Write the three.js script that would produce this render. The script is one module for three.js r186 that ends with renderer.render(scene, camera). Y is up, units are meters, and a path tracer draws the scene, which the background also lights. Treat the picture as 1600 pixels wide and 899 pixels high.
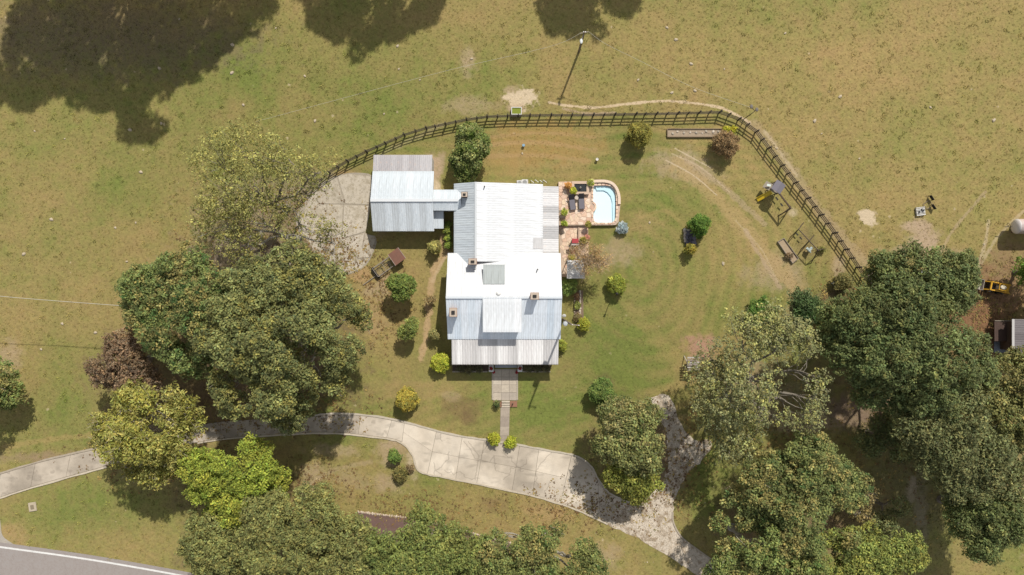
import * as THREE from 'three';
import { mergeGeometries } from 'three/addons/utils/BufferGeometryUtils.js';

// ---------- camera, sky, sun, exposure ----------
const S = 0.08, H = 85.3;                                   // metres per photo pixel on the ground, camera height
const scene = new THREE.Scene();
const camera = new THREE.PerspectiveCamera(2 * Math.atan(449.5 * S / H) * 180 / Math.PI, 1024 / 575, 1, 4000);
camera.position.set(0, H, 0); camera.up.set(0, 0, -1); camera.lookAt(0, 0, 0);
const EL = 46 * Math.PI / 180;
const sunDir = new THREE.Vector3(0.36 * Math.cos(EL), Math.sin(EL), -0.933 * Math.cos(EL)).normalize();
{ // clear late summer sky: paler towards the horizon, a soft glow round the sun
  const w = 256, h = 128, d = new Float32Array(w * h * 4), v = new THREE.Vector3();
  for (let j = 0; j < h; j++) for (let i = 0; i < w; i++) { const th = ((j + .5) / h - .5) * Math.PI, ph = ((i + .5) / w - .5) * 2 * Math.PI; v.set(Math.cos(th) * Math.cos(ph), Math.sin(th), Math.cos(th) * Math.sin(ph));
    const t = Math.pow(1 - Math.max(0, v.y), 2.2), g = Math.pow(Math.max(0, v.dot(sunDir)), 12) * .25, k = (j * w + i) * 4; d[k] = .305 + .2 * t + g; d[k + 1] = .325 + .19 * t + g * .95; d[k + 2] = .37 + .16 * t + g * .85; d[k + 3] = 1; }
  const t = new THREE.DataTexture(d, w, h, THREE.RGBAFormat, THREE.FloatType); t.mapping = THREE.EquirectangularReflectionMapping; t.magFilter = t.minFilter = THREE.LinearFilter; t.needsUpdate = true; scene.background = t; scene.environment = t; }
const sun = new THREE.DirectionalLight(new THREE.Color(1, 0.955, 0.885), 4.0);
sun.position.copy(sunDir).multiplyScalar(200); sun.castShadow = true; sun.shadow.mapSize.set(4096, 4096);
Object.assign(sun.shadow.camera, { left: -110, right: 110, top: 90, bottom: -90, near: 10, far: 420 });
sun.shadow.radius = 1.6;
scene.add(sun, sun.target);
const renderer = new THREE.WebGLRenderer({ antialias: true });
renderer.toneMapping = THREE.LinearToneMapping; renderer.toneMappingExposure = 1.27;
renderer.shadowMap.enabled = true;

// ---------- helpers ----------
const V = (x, y, z) => new THREE.Vector3(x, y, z);
const P = (px, py, h = 0) => V((px - 800) * S * (1 - h / H), h, (py - 449.5) * S * (1 - h / H));   // where the ray through a photo pixel meets height h
function rng(s) { let a = s >>> 0 || 1; return () => { a = (a + 0x6D2B79F5) | 0; let t = Math.imul(a ^ (a >>> 15), 1 | a); t = (t + Math.imul(t ^ (t >>> 7), 61 | t)) ^ t; return ((t ^ (t >>> 14)) >>> 0) / 4294967296; }; }
function hash2(x, y) { let h = Math.imul(x, 374761393) + Math.imul(y, 668265263) | 0; h = Math.imul(h ^ (h >>> 13), 1274126177); return ((h ^ (h >>> 16)) >>> 0) / 4294967296; }
function vnoise(x, y) { const ix = Math.floor(x), iy = Math.floor(y); let fx = x - ix, fy = y - iy; fx = fx * fx * (3 - 2 * fx); fy = fy * fy * (3 - 2 * fy);
  const a = hash2(ix, iy), b = hash2(ix + 1, iy), c = hash2(ix, iy + 1), d = hash2(ix + 1, iy + 1); return a + (b - a) * fx + (c - a) * fy + (a - b - c + d) * fx * fy; }
function fbm(x, y, o = 4) { let s = 0, a = 0.5, t = 0; for (let i = 0; i < o; i++) { s += a * vnoise(x, y); t += a; a *= 0.5; x = x * 2.03 + 17.1; y = y * 2.03 - 9.7; } return s / t; }
const sm = (a, b, x) => { x = Math.min(1, Math.max(0, (x - a) / (b - a))); return x * x * (3 - 2 * x); };
const lin = c => c <= 0.04045 ? c / 12.92 : Math.pow((c + 0.055) / 1.055, 2.4);
const enc = c => c <= 0.0031308 ? c * 12.92 : 1.055 * Math.pow(c, 1 / 2.4) - 0.055;
const KA = 0.72;                                           // seen colour of a sunlit flat surface -> its base colour
function alb(hex, k = 1) { return [lin((hex >> 16) / 255) * KA * k, lin((hex >> 8 & 255) / 255) * KA * k, lin((hex & 255) / 255) * KA * k]; }
function mat(hex, o = {}) { const { k = 1, ...r } = o; const m = new THREE.MeshStandardMaterial({ roughness: 0.85, metalness: 0, side: THREE.DoubleSide, ...r }); m.color.setRGB(...alb(hex, k)); return m; }
const used = new Map();
function numbered(n) { const k = used.get(n) || 0; used.set(n, k + 1); return k ? `${n}_${String(k).padStart(3, '0')}` : n; }
function shade(o) { o.castShadow = o.receiveShadow = true; return o; }
function tag(o, label, category, group, kind) { Object.assign(o.userData, { label, category }); if (group) o.userData.group = group; if (kind) o.userData.kind = kind; return o; }
function thing(name, label, category, pos = V(0, 0, 0), turn = 0, group) { const o = new THREE.Group(); o.name = numbered(name); o.position.copy(pos); o.rotation.y = turn; scene.add(o); return tag(o, label, category, group); }
function part(parent, name, geo, m, stuff) { const g = Array.isArray(geo) ? merge(geo) : geo; const o = shade(new THREE.Mesh(g, m)); o.name = name; if (stuff) o.userData.kind = 'stuff'; parent.add(o); return o; }
function solo(name, geo, m, label, category, group) { const o = shade(new THREE.Mesh(Array.isArray(geo) ? merge(geo) : geo, m)); o.name = numbered(name); scene.add(o); return tag(o, label, category, group); }
function struct(name, geo, m) { const o = shade(new THREE.Mesh(Array.isArray(geo) ? merge(geo) : geo, m)); o.name = name; o.userData.kind = 'structure'; scene.add(o); return o; }
function merge(list) { const l = list.map(g => { g = g.index ? g.toNonIndexed() : g; for (const k of Object.keys(g.attributes)) if (!['position', 'normal', 'uv'].includes(k)) g.deleteAttribute(k); return g; }); return l.length > 1 ? mergeGeometries(l) : l[0]; }
function bx(w, h, d, x = 0, y = 0, z = 0, ry = 0, rz = 0, rx = 0) { const g = new THREE.BoxGeometry(w, h, d); if (rx) g.rotateX(rx); if (rz) g.rotateZ(rz); if (ry) g.rotateY(ry); g.translate(x, y, z); return g; }
function cyl(r0, r1, h, x, y, z, seg = 12) { const g = new THREE.CylinderGeometry(r1, r0, h, seg); g.translate(x, y + h / 2, z); return g; }
function bar(a, b, r0, r1 = r0, seg = 6) { const d = b.clone().sub(a), g = new THREE.CylinderGeometry(r1, r0, d.length(), seg); g.translate(0, d.length() / 2, 0); g.applyQuaternion(new THREE.Quaternion().setFromUnitVectors(V(0, 1, 0), d.normalize())); g.translate(a.x, a.y, a.z); return g; }
function beam(a, b, w, h) { const d = b.clone().sub(a), L = d.length(), g = new THREE.BoxGeometry(L, h, w); d.normalize(); const up = Math.abs(d.y) > 0.95 ? V(1, 0, 0) : V(0, 1, 0); const z = d.clone().cross(up).normalize(), y = z.clone().cross(d); g.applyMatrix4(new THREE.Matrix4().makeBasis(d, y, z)); g.translate((a.x + b.x) / 2, (a.y + b.y) / 2, (a.z + b.z) / 2); return g; }
function prism(pts, y0, y1, holes) { const sh = new THREE.Shape(pts.map(p => new THREE.Vector2(p.x, -p.z))); for (const h of holes || []) sh.holes.push(new THREE.Path(h.map(p => new THREE.Vector2(p.x, -p.z)))); const g = new THREE.ExtrudeGeometry(sh, { depth: y1 - y0, bevelEnabled: false, curveSegments: 4 }); g.rotateX(-Math.PI / 2); g.translate(0, y0, 0); return g; }
const pts = (list, h = 0) => list.map(([x, y]) => P(x, y, h));
function curvePts(list, n) { return new THREE.CatmullRomCurve3(list.map(([x, y]) => V(x, 0, y)), false, 'centripetal').getPoints(n).map(p => [p.x, p.z]); }
function inPoly(x, y, poly) { let c = false; for (let i = 0, j = poly.length - 1; i < poly.length; j = i++) { const [xi, yi] = poly[i], [xj, yj] = poly[j]; if ((yi > y) !== (yj > y) && x < (xj - xi) * (y - yi) / (yj - yi) + xi) c = !c; } return c; }
function segD(x, y, a, b) { const dx = b[0] - a[0], dy = b[1] - a[1], t = Math.max(0, Math.min(1, ((x - a[0]) * dx + (y - a[1]) * dy) / (dx * dx + dy * dy))); return Math.hypot(x - a[0] - t * dx, y - a[1] - t * dy); }
function dataTex(w, h, fn, srgb = true) { const d = new Uint8Array(w * h * 4), c = [0, 0, 0]; for (let j = 0; j < h; j++) for (let i = 0; i < w; i++) { fn(i, j, c); const k = (j * w + i) * 4; for (let q = 0; q < 3; q++) d[k + q] = 255 * Math.min(1, Math.max(0, srgb ? enc(Math.max(0, c[q])) : c[q])); d[k + 3] = 255; }
  const t = new THREE.DataTexture(d, w, h); t.magFilter = THREE.LinearFilter; t.minFilter = THREE.LinearMipmapLinearFilter; t.wrapS = t.wrapT = THREE.RepeatWrapping; if (srgb) t.colorSpace = THREE.SRGBColorSpace; t.needsUpdate = true; return t; }

// ---------- outlines in photo pixels on the ground ----------
const fenceLine = [[466, 314], [493, 289], [520, 268], [556, 247], [600, 227], [645, 208], [700, 195], [740, 187], [767, 184], [800, 183], [860, 182], [905, 182], [960, 181], [1020, 180], [1075, 179], [1128, 178], [1152, 188], [1177, 205], [1200, 235], [1230, 274], [1262, 314], [1290, 350], [1320, 392], [1350, 436], [1362, 452]];
const lawnPoly = [...fenceLine, [1362, 640], [1050, 660], [900, 710], [640, 660], [480, 650], [470, 420]];
const driveUp = curvePts([[-120, 770], [-20, 747], [60, 723], [150, 702], [230, 683], [330, 661], [480, 652], [515, 648], [580, 651], [640, 663], [700, 679], [760, 689], [812, 697], [860, 706], [900, 714], [921, 728], [934, 750], [952, 772], [992, 790]], 120);
const driveLo = curvePts([[-120, 820], [-20, 784], [60, 758], [150, 733], [230, 710], [330, 688], [470, 677], [520, 676], [575, 681], [628, 691], [646, 712], [655, 734], [700, 746], [760, 758], [840, 776], [900, 795], [950, 818]], 120);
const gravelPoly = [[1012, 622], [1040, 618], [1056, 640], [1068, 672], [1085, 688], [1112, 690], [1098, 718], [1076, 738], [1060, 765], [1053, 790], [1051, 812], [1064, 838], [1094, 862], [1150, 902], [1190, 945], [1140, 955], [1092, 902], [1060, 879], [1000, 843], [950, 818], [935, 795], [952, 775], [992, 790], [1022, 770], [1040, 742], [1044, 704], [1036, 668]];
const padPoly = [[483, 302], [505, 285], [532, 273], [560, 270], [581, 275], [579, 320], [574, 350], [571, 364], [588, 371], [580, 402], [566, 420], [548, 428], [528, 430], [505, 412], [480, 380], [462, 345]];

// ---------- ground colour ----------
const GX0 = -112, GY0 = -63, GW = 1824, GH = 1025, TW = 2048, TH = 1151;
const cTan = alb(0xad945f), cGreen = alb(0x7e8040), cDark = alb(0x676238), cDirt = alb(0xb9a183), cPale = alb(0xd3bf9f), cOrange = alb(0xb8966a), cLitter = alb(0x77624a);
const gBlobs = [ // greener (+) or drier (-) stretches: x, y, rx, ry, amount
  [560, 140, 170, 80, .34], [330, 250, 90, 120, .28], [120, 420, 170, 170, .1], [60, 260, 120, 60, -.05], [1400, 130, 320, 170, -.26], [1150, 90, 120, 80, -.08], [1450, 330, 180, 80, -.3],
  [1000, 420, 90, 170, .26], [960, 560, 90, 90, .3], [1120, 450, 60, 60, -.05], [990, 260, 60, 50, .1], [830, 225, 100, 40, -.16], [780, 250, 60, 25, -.18], [950, 210, 60, 20, .3], [1150, 260, 90, 60, -.2], [1200, 400, 80, 60, -.22],
  [620, 440, 60, 80, -.35], [600, 530, 50, 60, -.25], [690, 600, 80, 50, -.05], [760, 655, 40, 50, .12], [600, 590, 50, 40, .1], [840, 650, 60, 50, .22], [900, 690, 60, 25, .0],
  [560, 720, 110, 50, -.1], [780, 800, 180, 40, -.16], [520, 690, 40, 15, .2], [600, 780, 60, 30, -.1], [170, 800, 110, 45, .3], [60, 840, 80, 30, -.2], [250, 850, 80, 30, -.15], [30, 740, 60, 30, -.2], [100, 650, 80, 60, .12], [20, 560, 60, 50, -.15],
  [1110, 780, 40, 60, .25], [1100, 700, 30, 30, .1], [1250, 700, 60, 25, .0], [650, 380, 25, 20, .25]];
const dirtBlobs = [[845, 222, 85, 34, alb(0xa8884f), .55], [790, 255, 40, 22, alb(0xa98b55), .4],  // x, y, rx, ry, colour, strength
  [810, 153, 26, 15, cPale, 1.1], [806, 170, 14, 8, cDirt, .6], [800, 140, 12, 7, cDirt, .5], [1357, 339, 14, 13, cPale, 1.0], [1445, 375, 24, 26, cDirt, .8], [1430, 355, 22, 10, cDirt, .7], [1440, 392, 50, 8, cDirt, .5], [1245, 452, 14, 40, cDirt, .3], [730, 95, 12, 20, cDirt, .45], [735, 165, 40, 14, cDirt, .35], [1505, 420, 12, 26, cDirt, .4],
  [1010, 350, 30, 20, cOrange, .3], [966, 395, 34, 22, cDirt, .38], [1060, 255, 45, 22, cDirt, .45], [1095, 275, 30, 12, cDirt, .4], [1205, 430, 40, 26, cDirt, .35], [1222, 400, 24, 20, cDirt, .2], [1238, 333, 9, 8, cPale, .45], [1262, 377, 20, 22, cLitter, .3], [1312, 425, 10, 22, cDirt, .55], [1095, 545, 26, 20, alb(0xb08a70), .8], [1308, 460, 24, 20, cLitter, .6],
  [680, 262, 14, 26, cDirt, .75], [678, 295, 12, 12, cPale, .7], [594, 455, 28, 14, cDirt, .45], [585, 500, 22, 30, alb(0xb89870), .35], [606, 435, 20, 10, cDirt, .35], [560, 430, 18, 16, cOrange, .6], [600, 255, 30, 10, cDirt, .15], [540, 272, 20, 6, cOrange, .5], [640, 610, 60, 20, cOrange, .25],
  [722, 637, 34, 20, alb(0x7d6245), .4], [735, 650, 12, 16, alb(0x6e573c), .35], [705, 620, 14, 8, cDirt, .25], [613, 705, 26, 22, cDirt, .55], [605, 755, 22, 16, cDirt, .4], [645, 722, 10, 22, alb(0xcbb79a), .5], [520, 705, 40, 10, cDirt, .35], [490, 740, 22, 18, cDirt, .4], [480, 770, 16, 12, cDirt, .5], [770, 790, 22, 12, alb(0x866a4a), .4], [940, 870, 30, 20, cDirt, .35], [860, 800, 40, 14, cOrange, .4], [550, 750, 30, 18, cDirt, .25],
  [20, 835, 26, 16, cOrange, .35], [75, 715, 90, 9, alb(0x9c8467), .55], [10, 560, 24, 26, cDirt, .4],
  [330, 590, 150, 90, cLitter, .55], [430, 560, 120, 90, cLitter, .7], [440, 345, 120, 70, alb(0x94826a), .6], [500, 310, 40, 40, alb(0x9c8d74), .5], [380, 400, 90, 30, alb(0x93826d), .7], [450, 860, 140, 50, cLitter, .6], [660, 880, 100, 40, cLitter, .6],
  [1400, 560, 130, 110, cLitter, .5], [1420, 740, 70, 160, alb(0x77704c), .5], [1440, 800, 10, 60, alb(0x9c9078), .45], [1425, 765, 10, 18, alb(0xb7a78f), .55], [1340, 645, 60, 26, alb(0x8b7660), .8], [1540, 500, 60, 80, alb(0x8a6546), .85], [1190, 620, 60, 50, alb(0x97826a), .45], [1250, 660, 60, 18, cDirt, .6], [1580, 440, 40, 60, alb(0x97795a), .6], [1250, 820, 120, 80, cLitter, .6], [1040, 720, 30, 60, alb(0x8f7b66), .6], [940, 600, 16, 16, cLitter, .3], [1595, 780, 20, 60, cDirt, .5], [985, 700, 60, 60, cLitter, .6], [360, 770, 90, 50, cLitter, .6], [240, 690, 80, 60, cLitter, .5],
  [810, 20, 300, 60, cOrange, .08], [150, 60, 230, 60, alb(0x7d6c55), .5]];
const strokes = [ // trails: points, width, colour, strength
  [[[858, 160], [885, 165], [930, 168], [985, 162], [1040, 158], [1090, 162], [1125, 168], [1150, 179], [1172, 192]], 2.3, alb(0xd2bb98), 1.0], [[[880, 170], [920, 178], [960, 176]], 2.5, cDirt, .6], [[[1178, 195], [1215, 235], [1260, 300], [1310, 365], [1350, 410]], 10, cDirt, .35], [[[1195, 205], [1245, 275]], 3, cPale, .35], [[[1060, 260], [1120, 310], [1175, 370], [1225, 430], [1255, 470]], 14, alb(0xb89c6c), .5], [[[1050, 240], [1095, 262], [1140, 300]], 1.2, cPale, .45], [[[1040, 250], [1085, 275], [1120, 305]], 1.2, cPale, .6], [[[1055, 232], [1110, 262]], 1.2, cPale, .6], [[[1150, 345], [1190, 390], [1215, 440]], 1.5, cPale, .25], [[[1075, 250], [1140, 300], [1195, 350]], 5, cDirt, .4], [[[1165, 360], [1200, 420], [1220, 450]], 4, cDirt, .5],
  [[[692, 372], [694, 395], [680, 420], [672, 460], [668, 510], [658, 560]], 6, alb(0xbc9f75), .8], [[[700, 395], [688, 415], [676, 440]], 3, alb(0xc6ac86), .6], [[[1600, 330], [1560, 370], [1535, 410], [1520, 440]], 3, cPale, .35], [[[1540, 300], [1490, 360], [1470, 395]], 2.5, cDirt, .4], [[[1545, 345], [1540, 380], [1528, 415]], 3, cPale, .4], [[[1500, 400], [1512, 430]], 5, cDirt, .4],
  [[[740, 230], [830, 222], [930, 235]], 4, cOrange, .4], [[[760, 215], [850, 208], [930, 215]], 3, cOrange, .35], [[[750, 245], [840, 243], [920, 252]], 4, cOrange, .35], [[[1000, 340], [1040, 330], [1060, 345]], 3, cTan, .3], [[[925, 330], [985, 300], [1050, 290]], 10, cTan, .2],
  [[[690, 195], [650, 215], [600, 238]], 5, alb(0xb8a882), .3], [[[480, 760], [520, 735], [580, 722]], 4, cDirt, .3], [[[960, 690], [1000, 640], [1050, 610]], 10, cTan, .25], [[[980, 480], [1090, 600]], 12, cTan, .2], [[[0, 700], [60, 690], [140, 680]], 5, cTan, .4]];
const paint = new Float32Array(TW * TH * 3);
{
  const r = rng(5);
  const inside = new Uint8Array(TW * TH);
  for (let j = 0; j < TH; j++) { const py = GY0 + (j + .5) / TH * GH;
    for (let i = 0; i < TW; i++) { const px = GX0 + (i + .5) / TW * GW, k = j * TW + i;
      const lawn = px > 455 && px < 1365 && py > 170 && py < 720 && inPoly(px, py, lawnPoly); inside[k] = lawn ? 1 : 0;
      const n1 = fbm(px / 95, py / 95, 4), n2 = fbm(px / 26 + 50, py / 26, 3), n3 = fbm(px / 7, py / 7 + 80, 3), n5 = vnoise(px / 3.1 + 9, py / 3.1), n6 = fbm(px / 3, py / 2.4, 2);
      let g = lawn ? .66 : .57;
      for (const b of gBlobs) { const dx = (px - b[0]) / b[2], dy = (py - b[1]) / b[3], q = dx * dx + dy * dy; if (q < 5) g += b[4] * Math.exp(-q * .9); }
      g += (n1 - .5) * 1.0 + (n2 - .5) * .6 + (n3 - .5) * (lawn ? .35 : .5);
      if (lawn) { const cxm = px - 1000, cym = py - 420, rad = Math.hypot(cxm, cym * .8); g += .13 * Math.sin(rad / 3.4 + n1 * 7) * sm(880, 960, px) * (.4 + n2) + .14 * Math.sin(py / 2.6 + n1 * 8 + px / 90) * (1 - sm(270, 320, py)) * (.4 + n2) + .1 * Math.sin((px * .35 + py) / 3 + n1 * 6) * sm(580, 620, py); }
      g = Math.min(1.15, Math.max(-.1, g));
      let br = 1 + (n3 - .5) * (lawn ? .22 : .3) + (n6 - .5) * (lawn ? .34 : .36) + (r() - .5) * (lawn ? .16 : .2);
      const weed = lawn ? 0 : sm(.6, .78, n3 * .55 + n5 * .45) * (.35 + .65 * sm(.35, .65, n2));
      br *= 1 + (n2 - .5) * .16 + (n1 - .5) * .14; for (let q = 0; q < 3; q++) { let c = cTan[q] + (cGreen[q] - cTan[q]) * g; c += (cDark[q] - c) * weed * .26; paint[k * 3 + q] = c * br; }
    } }
  const blend = (k, c, a) => { a = Math.min(1, a); const v = .88 + .24 * r(); for (let q = 0; q < 3; q++) paint[k * 3 + q] += (c[q] * v - paint[k * 3 + q]) * a; };
  const boxOf = (x0, y0, x1, y1, f) => { const i0 = Math.max(0, Math.floor((x0 - GX0) / GW * TW)), i1 = Math.min(TW - 1, Math.ceil((x1 - GX0) / GW * TW)), j0 = Math.max(0, Math.floor((y0 - GY0) / GH * TH)), j1 = Math.min(TH - 1, Math.ceil((y1 - GY0) / GH * TH)); for (let j = j0; j <= j1; j++) for (let i = i0; i <= i1; i++) f(GX0 + (i + .5) / TW * GW, GY0 + (j + .5) / TH * GH, j * TW + i); };
  for (const [x, y, rx, ry, c, s] of dirtBlobs) boxOf(x - rx * 2, y - ry * 2, x + rx * 2, y + ry * 2, (px, py, k) => { const q = Math.hypot((px - x) / rx, (py - y) / ry), n = fbm(px / 11 + x, py / 11 + y, 3), m = fbm(px / 3.5 + x, py / 3.5, 2); const e = s >= .95 ? .26 : .5; const a = (s >= .95 ? s : s * 1.35) * sm(1 + e * .8, 1 - e, q + (n - .5) * 1.2 + (m - .5) * .6); if (a > .01) blend(k, c, s >= .95 ? a : a * (.55 + .9 * (m - .1))); });
  for (const [pl, w, c, s] of strokes) { const cv = curvePts(pl, pl.length * 5); const xs = cv.map(p => p[0]), ys = cv.map(p => p[1]); boxOf(Math.min(...xs) - w * 2, Math.min(...ys) - w * 2, Math.max(...xs) + w * 2, Math.max(...ys) + w * 2, (px, py, k) => { let d = 1e9; for (let t = 0; t < cv.length - 1; t++) d = Math.min(d, segD(px, py, cv[t], cv[t + 1])); if (d > w * 2) return; const n = fbm(px / 8, py / 8 + 3, 3), m = vnoise(px / 3, py / 3); const a = s * 1.2 * sm(1.2, .45, d / w + (n - .5) * 1.1 + (m - .5) * .4); if (a > .01) blend(k, c, a); }); }
  for (let n = 0; n < 420; n++) { const x = GX0 + r() * GW, y = GY0 + r() * GH, big = r(), rr = .6 + big * big * 1.9; const c = r() < .55 ? cPale : alb(0x554f2c); boxOf(x - rr, y - rr, x + rr, y + rr, (px, py, k) => { if (inside[k] && r() < .5) return; if (Math.hypot(px - x, py - y) < rr * (.6 + .6 * vnoise(px, py))) blend(k, c, .5); }); }
  for (let j = 0; j < TH; j++) for (let i = 0; i < TW; i++) { const e = Math.min(i, TW - 1 - i, j, TH - 1 - j) / 70; if (e < 1) { const a = 1 - sm(0, 1, e), k = (j * TW + i) * 3; for (let q = 0; q < 3; q++) paint[k + q] += ((cTan[q] * .55 + cGreen[q] * .45) - paint[k + q]) * a; } }
}
const groundTex = dataTex(TW, TH, (i, j, c) => { const k = ((TH - 1 - j) * TW + i) * 3; c[0] = paint[k]; c[1] = paint[k + 1]; c[2] = paint[k + 2]; });
groundTex.wrapS = groundTex.wrapT = THREE.ClampToEdgeWrapping;
function tileNoise(n, f, seed) { // tileable noise field
  const lat = (x, y, m) => hash2(((x % m) + m) % m + seed * 131, ((y % m) + m) % m + seed * 57);
  return (i, j) => { let s = 0, a = .5, m = f; for (let o = 0; o < 4; o++) { const x = i / n * m, y = j / n * m, ix = Math.floor(x), iy = Math.floor(y); let fx = x - ix, fy = y - iy; fx = fx * fx * (3 - 2 * fx); fy = fy * fy * (3 - 2 * fy); s += a * ((lat(ix, iy, m) * (1 - fx) + lat(ix + 1, iy, m) * fx) * (1 - fy) + (lat(ix, iy + 1, m) * (1 - fx) + lat(ix + 1, iy + 1, m) * fx) * fy); a *= .5; m *= 2; } return s / .9375; };
}
const tnA = tileNoise(512, 24, 1), tnB = tileNoise(512, 6, 2), tnC = tileNoise(512, 64, 3);
const bumpTex = dataTex(512, 512, (i, j, c) => { c[0] = c[1] = c[2] = .5 * tnA(i, j) + .5 * tnC(i, j); }, false);
const farTex = dataTex(512, 512, (i, j, c) => { const g = .45 + (tnB(i, j) - .5) * 1.2, b = .75 + .5 * tnC(i, j); for (let q = 0; q < 3; q++) c[q] = (cTan[q] + (cGreen[q] - cTan[q]) * g) * b; });
const rep = (t, x, y) => { const c = t.clone(); c.repeat.set(x, y); c.needsUpdate = true; return c; };
{
  const g = new THREE.PlaneGeometry(GW * S, GH * S); g.rotateX(-Math.PI / 2); const c = P(GX0 + GW / 2, GY0 + GH / 2); g.translate(c.x, 0, c.z);
  struct('ground', g, new THREE.MeshStandardMaterial({ map: groundTex, roughness: 1, bumpMap: rep(bumpTex, 18, 10), bumpScale: .06 }));
  const x = GW * S / 2, z = GH * S / 2, F = 1400, parts = [];
  for (const [a, b, c2, d] of [[-F, -F, F, c.z - z], [-F, c.z + z, F, F], [-F, c.z - z, c.x - x, c.z + z], [c.x + x, c.z - z, F, c.z + z]]) { const q = new THREE.PlaneGeometry(c2 - a, d - b); q.rotateX(-Math.PI / 2); q.translate((a + c2) / 2, -.004, (b + d) / 2); const uv = q.attributes.uv, p = q.attributes.position; for (let i = 0; i < uv.count; i++) uv.setXY(i, p.getX(i) / 60, -p.getZ(i) / 60); parts.push(q); }
  struct('pasture', parts, new THREE.MeshStandardMaterial({ map: farTex, roughness: 1 }));
}

// ---------- shared surface textures ----------
const concTex = dataTex(512, 512, (i, j, c) => { const a = tnB(i, j), b = tnA(i, j), d = tnC(i, j), v = .72 + .3 * a + .22 * b + .18 * (d - .5); c[0] = v * .92; c[1] = v * .92; c[2] = v * .91; });
const streakTex = dataTex(512, 256, (i, j, c) => { const s = fbm(i / 5, j / 90, 3), t = fbm(i / 40, j / 50, 3), st = sm(.62, .8, fbm(i / 7 + 30, j / 70 + 4, 3)) * .16, v = .8 + .14 * s + .18 * t - st; c[0] = v; c[1] = v * (1 - st * .12); c[2] = v * (1 - st * .3); });
const dirtyTex = dataTex(512, 256, (i, j, c) => { const s = fbm(i / 4, j / 60 + 40, 3), t = fbm(i / 60 + 9, j / 40, 3), rust = sm(.5, .8, t) * .35, v = .55 + .35 * s + .3 * t; c[0] = v; c[1] = v * (1 - rust * .25); c[2] = v * (1 - rust * .42); });
const woodTex = dataTex(256, 256, (i, j, c) => { const v = .6 + .5 * fbm(i / 60, j / 3, 3) + .15 * vnoise(i / 2, j / 2); c[0] = v; c[1] = v * .97; c[2] = v * .93; });
const fitUV = (t, m) => { const c = t.clone(); c.repeat.set(1 / m, 1 / m); c.needsUpdate = true; return c; };

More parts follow.
